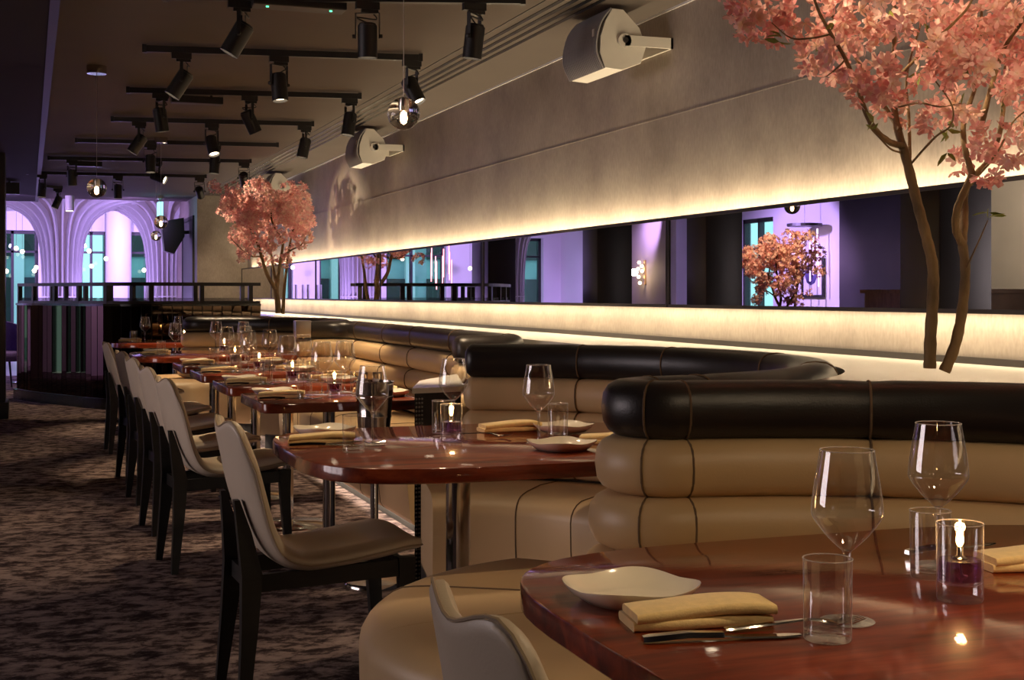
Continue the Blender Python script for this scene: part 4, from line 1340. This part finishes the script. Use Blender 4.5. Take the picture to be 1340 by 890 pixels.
# ------------------------------------------------------------------ ceiling tracks and spotlights
TR = [((0.60, 6.42), (2.20, 5.93)), ((0.62, 7.83), (2.17, 7.585)), ((0.64, 9.46), (2.19, 9.20)), ((0.63, 11.07), (2.185, 10.83)), ((0.41, 12.72), (2.185, 12.47)),
      ((0.20, 14.46), (2.186, 14.08)), ((-0.01, 16.27), (1.97, 16.08)), ((-0.75, 17.3), (0.40, 18.4)),
      ((0.60, 4.80), (2.20, 4.40)), ((0.60, 3.20), (2.20, 2.80)), ((0.60, 1.50), (2.20, 1.10)), ((0.60, 0.0), (2.20, -0.4))]
TZ0 = 2.60
ordn = ['nearest', 'second', 'third', 'fourth', 'fifth', 'sixth', 'seventh', 'farthest', 'out of frame bucket side', 'out of frame tree side', 'out of frame near table', 'out of frame rearmost']
for k, (a, b) in enumerate(TR):
    t = thing('lighting_track', (a[0], a[1], 0), ('%s of the black lighting tracks across the ceiling' % ordn[k]) if k < 8 else 'black lighting track ' + ['above the wine bucket, just outside the frame', 'above the nearest tree, outside the frame', 'above the nearest table, outside the frame', 'behind the camera, outside the frame'][k - 8], 'light track', 'ceiling lighting tracks')
    d = (b[0] - a[0], b[1] - a[1], TZ0)
    top = ZC if a[0] > 0.12 else ZC - 0.05
    MB().bar((0, 0, TZ0), (d[0], d[1], TZ0), 0.036, 0.036).build('rail', M['black_metal'], t)
    L = math.hypot(d[0], d[1])
    ux, uy = d[0] / L, d[1] / L
    for s in (0.0, L):
        MB().bar((ux * s - ux * 0.012, uy * s - uy * 0.012, TZ0), (ux * s + ux * 0.012, uy * s + uy * 0.012, TZ0), 0.044, 0.044).build('end_cap', M['black_metal'], t)
    for s in (0.18 * L, 0.5 * L, 0.82 * L):
        MB().bar((ux * s, uy * s, TZ0 + 0.015), (ux * s, uy * s, ZC + 0.001), 0.03, 0.05).build('ceiling_clip', M['black_metal'], t)

def make_spot(loc, aim_dir, label, energy, lens='lens', ang=55, col=(1.0, 0.74, 0.46)):
    t = thing('track_spotlight', loc, label, 'spotlight', 'black spotlights on the ceiling tracks')
    B = M['black_metal']
    v = Vector(aim_dir).normalized()
    MB().box(-0.055, 0.055, -0.017, 0.017, -0.034, 0.0).box(-0.03, 0.05, -0.012, 0.012, -0.05, -0.03).build('adapter', B, t)
    piv = Vector((0.0, 0, -0.16))
    h = Vector((v.x, v.y, 0))
    h = h.normalized() if h.length > 0.02 else Vector((0, 1, 0))
    ax = Vector((-h.y, h.x, 0))
    r = 0.046
    for s in (-1, 1):
        e = ax * (s * (r + 0.010))
        ya = MB().bar(piv + e + Vector((0, 0, 0.108)), piv + e - Vector((0, 0, 0.012)), 0.004, 0.018, up=h).build('yoke_arm', B, t)
        MB().lathe([(0.010, 0), (0.010, 0.014), (0.004, 0.016)], 12, mtx=Matrix.Translation(piv + e) @ (ax * s).to_track_quat('Z', 'Y').to_matrix().to_4x4()).build('knob', B, ya, smooth=True)
    MB().bar(piv + ax * (r + 0.012) + Vector((0, 0, 0.108)), piv - ax * (r + 0.012) + Vector((0, 0, 0.108)), 0.018, 0.004).build('yoke_bridge', B, t)
    MT = Matrix.Translation(piv) @ v.to_track_quat('Z', 'Y').to_matrix().to_4x4()
    can = MB().lathe([(0.001, -0.062), (0.036, -0.062), (0.040, -0.058), (0.040, -0.052), (0.046, -0.050), (0.046, 0.100), (0.042, 0.100), (0.040, 0.070), (0.001, 0.070)], 26, mtx=MT).build('can', B, t, smooth=True, angle=35)
    MB().lathe([(0.001, 0.083), (0.040, 0.083), (0.040, 0.080), (0.001, 0.080)], 22, mtx=MT).build('lens', M[lens], can)
    tail = piv - v * 0.06
    MB().tube(spline([(0.02, 0, -0.045), (0.045, 0.01, -0.075), tuple(tail + ax * 0.05 + Vector((0, 0, 0.03))), tuple(tail + Vector((0, 0, 0.002)))], 5), 0.0035, 6).build('cable', B, t, smooth=True)
    if energy:
        L = lamp('spot_beam', 'SPOT', tuple(piv + v * 0.105), energy, col, parent=t, shadow_soft_size=0.03, spot_size=math.radians(ang), spot_blend=0.6)
        L.rotation_euler = v.to_track_quat('-Z', 'Y').to_euler()
    return t
def on_track(k, x):
    a, b = TR[k]
    q = (x - a[0]) / (b[0] - a[0])
    return (x, a[1] + (b[1] - a[1]) * q, TZ0 - 0.018)
# (track, x, aim direction, energy, label)
sides = {0: 'left', 1: 'middle', 2: 'right'}
SP = [
 (0, 0.93, (-0.45, 0.10, -0.8), 50), (0, 1.50, (0.02, 0.05, -1), 90), (0, 1.98, (-0.10, 0.10, -1), 120),
 (1, 0.82, (-0.50, 0.05, -0.8), 50), (1, 1.36, (0.06, -0.12, -1), 130), (1, 2.12, (0.34, -0.36, -0.9), 110),
 (2, 0.85, (0.14, 0.05, -1), 110), (2, 1.44, (0.40, 0.10, -0.8), 100), (2, 2.12, (-0.16, -0.05, -1), 130),
 (3, 0.83, (-0.52, 0.05, -0.8), 50), (3, 1.39, (0.15, -0.38, -0.9), 110), (3, 2.12, (-0.22, 0.0, -1), 130),
 (4, 1.05, (0.0, -0.10, -1), 90), (4, 1.62, (-0.08, -0.05, -1), 100),
 (5, 0.42, (0.05, 0.05, -1), 70), (5, 1.25, (0.8, -0.45, -0.35), 170), (5, 2.12, (0.20, 0.7, -0.6), 160),
 (6, 0.15, (-0.08, -0.05, -1), 50), (6, 0.98, (0.0, 0.0, -1), 60), (6, 1.90, (0.22, 0.75, -0.45), 170),
 (8, 0.90, (0.12, -0.36, -1), 34), (8, 1.50, (-0.05, -0.30, -1), 24), (8, 2.05, (0.22, -0.9, -0.22), 110),
 (9, 0.90, (0.10, 0.36, -1), 22), (9, 1.28, (0.8, -0.05, -0.22), 100),
 (10, 0.90, (0.75, 0.62, 0.02), 90), (10, 1.50, (-0.20, 0.22, -1), 46), (10, 2.05, (0.12, 0.62, -0.6), 12),
 (11, 0.90, (0.1, 0.6, -0.7), 16), (11, 1.50, (0.15, 0.75, -0.6), 28), (11, 2.05, (0.1, 0.8, -0.4), 10),
 (7, -0.48, (-0.1, -0.05, -1), 50), (7, 0.36, (-0.38, -0.05, -0.9), 50)]
names = {0: ['left', 'middle', 'right']}
for i, (k, x, v, e) in enumerate(SP):
    same = [q for q in SP if q[0] == k]
    pos = same.index((k, x, v, e))
    nm = {3: ['leftmost', 'middle', 'rightmost'], 2: ['left', 'right']}[len(same)][pos]
    make_spot(on_track(k, x), v, '%s black spotlight on the %s ceiling track' % (nm, ordn[k]), e)
# driver boxes on the ceiling
for (x0, x1, y, z0, lab) in [(0.93, 1.28, 9.42, 2.535, 'flat black driver box beside the third ceiling track'), (0.45, 0.72, 14.42, 2.53, 'flat black driver box beside the sixth ceiling track'), (-0.62, -0.1, 17.2, 2.42, 'large black driver box beside the farthest ceiling track')]:
    t = thing('driver_box', ((x0 + x1) / 2, y + 0.09, z0), lab, 'driver box')
    w = (x1 - x0) / 2
    MB().box(-w, w, -0.05, 0.05, 0.0, 0.05 if z0 > 2.5 else 0.14, bev=0.004).build('housing', M['black_metal'], t)
    MB().box(-w * 0.6, -w * 0.5, -0.02, 0.02, 0.04, ZC - z0 if x0 > 0.12 else ZC - z0 - 0.05).box(w * 0.5, w * 0.6, -0.02, 0.02, 0.04, ZC - z0 if x0 > 0.12 else ZC - z0 - 0.05).build('hanger', M['black_metal'], t)
t = thing('ceiling_sensor_box', (1.20, 6.28, 2.555), 'flat black box with two green lamps on the ceiling at the top edge', 'sensor box')
MB().box(-0.22, 0.22, -0.06, 0.06, 0.0, 0.075, bev=0.006).build('housing', M['black_metal'], t)
for s in (-1, 1):
    MB().lathe([(0.007, -0.004), (0.007, 0.001)], 12).build('indicator', M['green_led'], t, loc=(s * 0.15, -0.02, 0))

# ------------------------------------------------------------------ glass globe pendants
def pendant(x, y, z, label, top=ZC):
    t = thing('globe_pendant', (x, y, z), label, 'pendant lamp', 'clear glass globe pendants')
    def sph(r, n=14):
        return [(max(0.0005, r * math.cos(-PI / 2 + PI * k / n)), r * math.sin(-PI / 2 + PI * k / n)) for k in range(n + 1)]
    MB().lathe(sph(0.061, 24), 40).build('globe', M['cast_glass'], t, smooth=True, angle=80)
    lh = MB().lathe([(0.014, 0.008), (0.014, 0.050), (0.006, 0.060)], 14).build('lamp_holder', M['steel_brush'], t, smooth=True)
    MB().lathe([(0.0005, -0.030), (0.008, -0.024), (0.010, -0.012), (0.008, 0.002), (0.0005, 0.008)], 12).build('bulb', M['bulb'], lh, smooth=True)
    MB().tube([(0, 0, 0.058), (0, 0, top - z - 0.05)], 0.0016, 6).build('cord', M['steel_brush'], t)
    MB().lathe([(0.06, top - z - 0.05), (0.06, top - z - 0.001)], 20).build('canopy', M['steel'], t, smooth=True, angle=40)
pendant(1.32, 4.84, 1.885, 'nearest clear glass globe pendant hanging below the ceiling vent')
pendant(1.13, 12.47, 1.863, 'second clear glass globe pendant on a long cord before the cream end wall')
pendant(1.42, 16.3, 1.90, 'small clear glass globe pendant in front of the dark loudspeaker')
pendant(0.4, 8.7, 1.87, 'clear glass globe pendant seen only in the mirror, beside the reflected tree', top=ZC)

# ------------------------------------------------------------------ blossom trees
def blossom_mesh(clusters, nf, fsize, seed):
    """clusters: (centre, radius); flowers of five cupped petals over each puff"""
    rnd = random.Random(seed)
    vs, fs, tone = [], [], []
    for c, r in clusters:
        c = Vector(c)
        k_n = max(8, int(nf * (r / 0.09) ** 2))
        ct = rnd.uniform(-0.12, 0.12)
        for k in range(k_n):
            d = Vector((rnd.gauss(0, 1), rnd.gauss(0, 1), rnd.gauss(0, 1))).normalized()
            p = c + d * r * rnd.uniform(0.70, 1.0)
            nrm = (d + Vector((rnd.uniform(-0.5, 0.5), rnd.uniform(-0.5, 0.5), rnd.uniform(-0.5, 0.5)))).normalized()
            u = nrm.orthogonal().normalized()
            w = nrm.cross(u)
            a0 = rnd.uniform(0, 6.28)
            s = fsize * rnd.uniform(0.75, 1.2)
            tn = min(1, max(0.12, rnd.gauss(0.5, 0.20) + ct))
            for q in range(5):
                a = a0 + q * 2 * PI / 5 + rnd.uniform(-0.15, 0.15)
                e = u * math.cos(a) + w * math.sin(a)
                f_ = -u * math.sin(a) + w * math.cos(a)
                tip = 0.45 + rnd.uniform(-0.2, 0.35)
                o = len(vs)
                vs += [p, p + e * s * 0.5 + f_ * s * 0.30 + nrm * s * 0.22, p + e * s * 0.5 - f_ * s * 0.30 + nrm * s * 0.22,
                       p + e * s * 0.98 + f_ * s * 0.18 + nrm * s * tip, p + e * s * 0.98 - f_ * s * 0.18 + nrm * s * tip]
                fs += [(o, o + 2, o + 1), (o + 1, o + 2, o + 4, o + 3)]
                tone += [0.02, tn, tn, min(1, tn + 0.1), min(1, tn + 0.1)]
    return vs, fs, tone
def build_blossom(t, clusters, nf, fsize, seed):
    vs, fs, tone = blossom_mesh(clusters, nf, fsize, seed)
    me = bpy.data.meshes.new('blossom')
    me.from_pydata([tuple(v) for v in vs], [], fs)
    at = me.attributes.new('tone', 'FLOAT', 'POINT')
    at.data.foreach_set('value', tone)
    me.materials.append(M['blossom'])
    me.update()
    o = bpy.data.objects.new('blossom', me)
    COL.objects.link(o)
    o.parent = t
    return o
def leaf(mb, p, d, s, rnd):
    d = Vector(d).normalized()
    u = d.orthogonal().normalized()
    a = rnd.uniform(0, 6.28)
    u = (u * math.cos(a) + d.cross(u) * math.sin(a))
    n = d.cross(u)
    p = Vector(p)
    mb.add([p, p + d * s * 0.35 + u * s * 0.17 + n * s * 0.05, p + d * s * 0.35 - u * s * 0.17 + n * s * 0.05, p + d * s * 0.75 + u * s * 0.11, p + d * s * 0.75 - u * s * 0.11, p + d * s - n * s * 0.1, p + d * s * 0.5 - n * s * 0.04],
           [(0, 6, 1), (0, 2, 6), (1, 6, 3), (2, 4, 6), (3, 6, 5), (4, 5, 6)])

# near tree: branch skeleton drawn in its own plane (a lateral, z height, depth offset)
t = thing('blossom_tree', (2.28, 3.0, 0.975), 'nearest pink blossom tree with two slim trunks on the white shelf at the right', 'tree', 'pink blossom trees')
D0 = 3.6
def W(px, py, dd=0.0):
    la = (px - 1217) * (D0 + dd) / F_PX
    z = CAM_H + (385 - py) * (D0 + dd) / F_PX
    return Vector((la * C_ + dd * S_, -la * S_ + dd * C_, z - 0.975))
def limb(pts, r0, r1, name='branch'):
    p = spline([tuple(W(*q)) for q in pts], 5)
    n = len(p)
    rr = [(r0 + (r1 - r0) * k / (n - 1)) * (1 + 0.07 * math.sin(k * 2.1)) for k in range(n)]
    return MB().tube(p, rr, 10).build(name, M['bark'], t, smooth=True, angle=70)
limb([(1217, 482), (1218, 440), (1221, 390), (1221, 350), (1213, 312), (1203, 275), (1193, 235), (1183, 195)], 0.0165, 0.0125, 'trunk')
limb([(1236, 486), (1250, 452), (1264, 405, 0.03), (1271, 355, 0.05), (1267, 318, 0.05)], 0.0155, 0.0125, 'trunk')
limb([(1183, 197), (1176, 160, .02), (1174, 120, .04), (1177, 80, .05), (1180, 30, .06), (1178, -40, .08), (1170, -110, .1)], 0.0115, 0.003)
limb([(1183, 192), (1160, 186, -.03), (1138, 172, -.06), (1122, 150, -.08), (1108, 118, -.1), (1088, 78, -.12), (1066, 45, -.14), (1045, 12, -.16), (1030, -30, -.18)], 0.0095, 0.003)
limb([(1178, 170), (1166, 130, .1), (1150, 90, .15), (1135, 50, .2), (1120, 10, .25), (1110, -50, .3)], 0.0075, 0.003)
limb([(1180, 200), (1150, 195, -.1), (1125, 178, -.15), (1112, 170, -.18)], 0.003, 0.0015)
limb([(1190, 225), (1198, 190, .05), (1204, 150, .1), (1208, 110, .15), (1222, 70, .2), (1240, 20, .22), (1255, -40, .25)], 0.006, 0.002)
limb([(1192, 215), (1208, 180, -.1), (1225, 165, -.12), (1226, 140, -.13), (1205, 110, -.14), (1190, 95, -.15)], 0.0032, 0.0015)
limb([(1176, 140), (1192, 135, -.08), (1215, 140, -.1), (1240, 135, -.12)], 0.003, 0.0015)
limb([(1177, 100), (1200, 60, -.1), (1225, 30, -.15), (1240, 0, -.2), (1255, -60, -.2)], 0.005, 0.002)
limb([(1066, 45, -.14), (1040, 50, -.15), (1010, 50, -.16), (985, 30, -.16)], 0.003, 0.0015)
limb([(1088, 78, -.12), (1070, 90, -.16), (1050, 100, -.2)], 0.003, 0.0015)
limb([(1267, 320, .05), (1254, 298, .02), (1254, 270, 0), (1264, 240, -.02), (1268, 225, -.03)], 0.0115, 0.0085)
limb([(1267, 318, .05), (1274, 285, .08), (1278, 250, .1), (1296, 228, .12), (1318, 205, .14), (1332, 165, .15), (1338, 110, .16), (1345, 40, .18), (1350, -50, .2)], 0.0125, 0.004)
limb([(1268, 228, -.03), (1262, 190, 0), (1268, 155, .04), (1285, 120, .07), (1296, 80, .1), (1302, 20, .12), (1306, -50, .14)], 0.009, 0.003)
limb([(1285, 175, .02), (1293, 130, .0), (1303, 85, -.02), (1310, 60, -.04), (1330, 20, -.08), (1345, -30, -.1)], 0.0085, 0.003)
limb([(1296, 80, .1), (1280, 40, .15), (1272, 0, .18), (1262, -60, .2)], 0.005, 0.002)
limb([(1300, 225, .1), (1308, 195, 0), (1318, 160, -.05), (1335, 140, -.1), (1352, 130, -.12)], 0.003, 0.0015)
limb([(1271, 350, .04), (1280, 318, 0), (1290, 288, -.02)], 0.0028, 0.0015)
cl = [(962, 12, 24), (985, 25, 28), (1010, 18, 32), (1008, 45, 14), (1038, 20, 28), (1062, 58, 20), (1074, 75, 22), (1056, 85, 14), (1090, 22, 26), (1098, 88, 22), (1112, 108, 32), (1130, 98, 20), (1095, 115, 16),
      (1122, 25, 30), (1110, 50, 16), (1150, 15, 30), (1148, 48, 18), (1178, 22, 32), (1160, 60, 16), (1208, 30, 32), (1196, 70, 22), (1215, 72, 24), (1236, 62, 24), (1230, 92, 26), (1205, 98, 18), (1188, 118, 16), (1250, 92, 18), (1160, 112, 18),
      (1245, 135, 24), (1235, 150, 18), (1212, 155, 18), (1190, 150, 16), (1150, 140, 13), (1258, 35, 26), (1280, 55, 22), (1285, 18, 26), (1312, 30, 28), (1322, 68, 26), (1336, 105, 22), (1330, 10, 26), (1315, 100, 16),
      (1264, 185, 20), (1282, 180, 20), (1292, 200, 20), (1262, 212, 18), (1280, 222, 18), (1318, 200, 8), (1300, 120, 10), (1338, 60, 22), (1232, 10, 28)]
rnd = random.Random(11)
clusters = [(W(x, y, rnd.uniform(-0.22, 0.12)), r * D0 / F_PX) for x, y, r in cl]
for k in range(50):
    clusters.append((W(rnd.uniform(960, 1420), rnd.uniform(-190, -25), rnd.uniform(-0.35, 0.22)), rnd.uniform(0.045, 0.075)))
for k in range(16):
    clusters.append((W(rnd.uniform(1345, 1440), rnd.uniform(-60, 190), rnd.uniform(-0.3, 0.25)), rnd.uniform(0.05, 0.08)))
build_blossom(t, clusters, 60, 0.023, 5)
mb = MB()
for px, py, dd in [(1112, 170, -.18), (1115, 160, -.18), (995, 55, -.16), (998, 48, -.16), (1240, 170, .0), (1250, 165, .0), (1242, 180, .0), (1240, 200, .0), (1245, 165, .0), (1290, 285, -.02), (1292, 278, -.02), (1105, 55, .2), (1215, 60, -.1), (1200, 45, -.1), (1275, 20, .1), (1290, 30, .1), (1270, 100, .1), (1310, 140, .0), (1330, 150, -.1), (1150, 25, -.1), (1068, 30, -.14), (1258, 140, 0), (1205, 95, 0)]:
    for q in range(2):
        leaf(mb, W(px, py, dd), (rnd.uniform(-1, 1), rnd.uniform(-1, 1), rnd.uniform(-0.6, 0.6)), rnd.uniform(0.03, 0.05), rnd)
mb.build('leaves', M['leaf'], t, smooth=True)

# far tree
t = thing('blossom_tree', (2.40, 13.6, 0.975), 'far pink blossom tree on the white shelf near the end wall', 'tree', 'pink blossom trees')
rnd = random.Random(21)
far = t
D1 = 13.6
def WF(px, py, dd=0.0):
    la = (px - 366) * D1 / F_PX
    return Vector((la * C_ + dd * S_, -la * S_ + dd * C_, CAM_H + (385 - py) * D1 / F_PX - 0.975))
def limb2(pts, r0, r1, nm='branch'):
    p = spline([tuple(WF(*q)) for q in pts], 5)
    n = len(p)
    MB().tube(p, [r0 + (r1 - r0) * k / (n - 1) for k in range(n)], 7).build(nm, M['bark'], t, smooth=True, angle=70)
limb2([(365, 410), (364, 395), (362, 380), (364, 365)], 0.032, 0.026, 'trunk')
limb2([(371, 410), (370, 385, .1), (372, 360, .12), (375, 330, .15), (380, 300, .2), (395, 270, .2)], 0.02, 0.008, 'trunk')
limb2([(362, 380), (352, 358, -.1), (345, 335, -.1), (338, 310, -.15), (325, 285, -.2), (310, 260, -.2)], 0.022, 0.007)
limb2([(363, 375), (358, 350, 0), (352, 325, .1), (350, 300, .1), (345, 265, .1)], 0.018, 0.006)
limb2([(364, 365), (370, 340, -.1), (374, 318, -.15), (368, 305, -.2), (360, 285, -.2), (365, 255, -.2)], 0.018, 0.006)
limb2([(374, 335, -.1), (385, 328, -.15), (398, 322, -.2), (405, 312, -.2)], 0.01, 0.004)
limb2([(346, 335), (330, 335, -.1), (315, 320, -.2), (308, 312, -.2)], 0.009, 0.004)
cl2 = [(291, 248, 8), (300, 262, 8), (293, 277, 6), (306, 283, 8), (314, 250, 10), (328, 245, 10), (345, 247, 10), (322, 265, 11), (340, 268, 12), (355, 262, 10), (368, 268, 10), (383, 250, 11), (396, 247, 8), (378, 262, 9), (398, 262, 10), (407, 278, 9), (412, 290, 8), (414, 275, 6), (402, 290, 8), (390, 280, 10), (375, 285, 11), (358, 285, 11),
       (340, 288, 11), (324, 285, 10), (312, 312, 9), (320, 305, 8), (308, 328, 5), (328, 312, 8), (338, 308, 9), (352, 305, 9), (366, 305, 8), (380, 300, 9), (394, 305, 9), (405, 310, 8), (400, 322, 6), (335, 325, 9), (348, 322, 9), (330, 338, 8), (342, 342, 8), (362, 325, 8), (372, 342, 8), (382, 340, 7), (386, 318, 8), (376, 330, 7), (360, 340, 6), (318, 330, 6)]
clusters = []
for x, y, r in cl2:
    clusters.append((WF(x, y, rnd.uniform(-0.45, 0.2)), r * D1 / F_PX))
for k in range(34):
    a = rnd.uniform(0, 2 * PI)
    q = math.sqrt(rnd.uniform(0, 1))
    clusters.append((WF(350 + 52 * q * math.cos(a), 282 + 40 * q * math.sin(a), rnd.uniform(-0.5, 0.45)), rnd.uniform(0.07, 0.10)))
build_blossom(t, clusters, 48, 0.026, 8)
c3 = dup(far, (-2.75, 13.9, 0.55), 2.2, 'pink blossom tree across the room, seen only in the mirror', 'pink blossom trees')
t = thing('tree_planter', (-2.75, 13.9, 0), 'dark planter box under the blossom tree seen in the mirror', 'planter')
MB().box(-0.3, 0.3, -0.3, 0.3, 0.0, 0.55, bev=0.015).build('body', M['dark_panel'], t, smooth=True)

# ------------------------------------------------------------------ light of the place
o = lamp('under_seat_led', 'AREA', (1.815, 8.2, 0.058), 7, (1.0, 0.86, 0.68), shape='RECTANGLE', size=0.02, size_y=3.5)
o.rotation_euler = (0, math.radians(-35), 0)
for cc in (C2, C4):
    for k in range(9):
        a = math.radians(-72 + 144 * k / 8)
        o = lamp('under_seat_led', 'AREA', (cc[0] + 0.665 * math.cos(a), cc[1] + 0.665 * math.sin(a), 0.098), 0.5, (1.0, 0.86, 0.68), shape='RECTANGLE', size=0.02, size_y=0.18)
        o.rotation_euler = Vector((-0.6 * math.cos(a), -0.6 * math.sin(a), -0.8)).to_track_quat('-Z', 'Z').to_euler()
for (x, y, z, e, ax, ay, az) in [(-3.2, 16.3, 2.5, 620, -5, 17.2, 1.2), (-3.4, 19.0, 2.5, 620, -5, 20.5, 1.2), (-3.4, 22.4, 2.6, 620, -5, 23.4, 1.2), (-1.2, 22.4, 2.6, 620, -1.2, 26.5, 1.3),
                               (1.3, 23.4, 2.6, 620, 1.3, 26.5, 1.4), (-2.8, 23.6, 2.6, 220, -3.0, 26.5, 1.3), (2.0, 24.4, 2.6, 160, 2.4, 26.5, 1.3), (-0.4, 19.2, 2.4, 130, 0.4, 22.2, 1.8), (1.3, 19.9, 2.4, 130, 1.9, 22.4, 1.9)]:
    lamp('lounge_spot', 'SPOT', (x, y, z), e, PURPLE, aim=(ax, ay, az), shadow_soft_size=0.05, spot_size=math.radians(94), spot_blend=0.7)
lamp('tree_spot', 'SPOT', (-1.8, 12.9, 2.5), 160, WARM, aim=(-2.75, 13.9, 1.7), shadow_soft_size=0.04, spot_size=math.radians(60), spot_blend=0.5)
for (x, y) in [(0.5, 22.3), (2.12, 22.6)]:
    for a in (200, 290):
        lamp('column_uplight', 'POINT', (x + 0.75 * math.cos(math.radians(a)), y + 0.75 * math.sin(math.radians(a)), 0.9), 22, PURPLE, shadow_soft_size=0.04)
struct('wall_alley', MB().box(-6.6, -6.4, 1.0, 10.5, -0.2, 4.0).box(-6.4, -5.2, 1.0, 1.2, -0.2, 4.0).box(-6.4, -5.2, 10.3, 10.5, -0.2, 4.0).box(-6.6, -5.2, 1.0, 10.5, 4.0, 4.2), M['white_paint'])  # unseen enclosure added to keep teal sky light off the left fill
lamp('window_daylight', 'AREA', (-5.6, 5.6, 1.6), 150, (1.0, 0.84, 0.86), aim=(0.5, 5.2, 0.8), shape='RECTANGLE', size=4.2, size_y=1.9)  # added fill lamp that brightens the chair backs from the left
lamp('left_wall_spot', 'SPOT', (-3.2, 11.6, 2.45), 150, (1.0, 0.85, 0.66), aim=(-5.0, 12.6, 1.5), shadow_soft_size=0.05, spot_size=math.radians(90), spot_blend=0.7)

w = bpy.data.worlds.new('world')
SC.world = w
w.use_nodes = True
nt = w.node_tree
nt.nodes.clear()
out = nt.nodes.new('ShaderNodeOutputWorld')
bg = nt.nodes.new('ShaderNodeBackground')
bg.inputs['Color'].default_value = (0.42, 0.76, 0.82, 1)
bg.inputs['Strength'].default_value = 2.0
nt.links.new(bg.outputs[0], out.inputs[0])

vs = SC.view_settings
SC.display_settings.display_device = 'sRGB'
vs.view_transform = 'Standard'
vs.look = 'None'
vs.exposure = 0.0
vs.gamma = 1.0
vs.use_curve_mapping = False
SC.cycles.use_denoising = True
SC.cycles.max_bounces = 10
SC.cycles.transparent_max_bounces = 40
SC.cycles.glossy_bounces = 5
SC.cycles.sample_clamp_indirect = 4.0
SC.cycles.caustics_reflective = False
SC.cycles.caustics_refractive = False
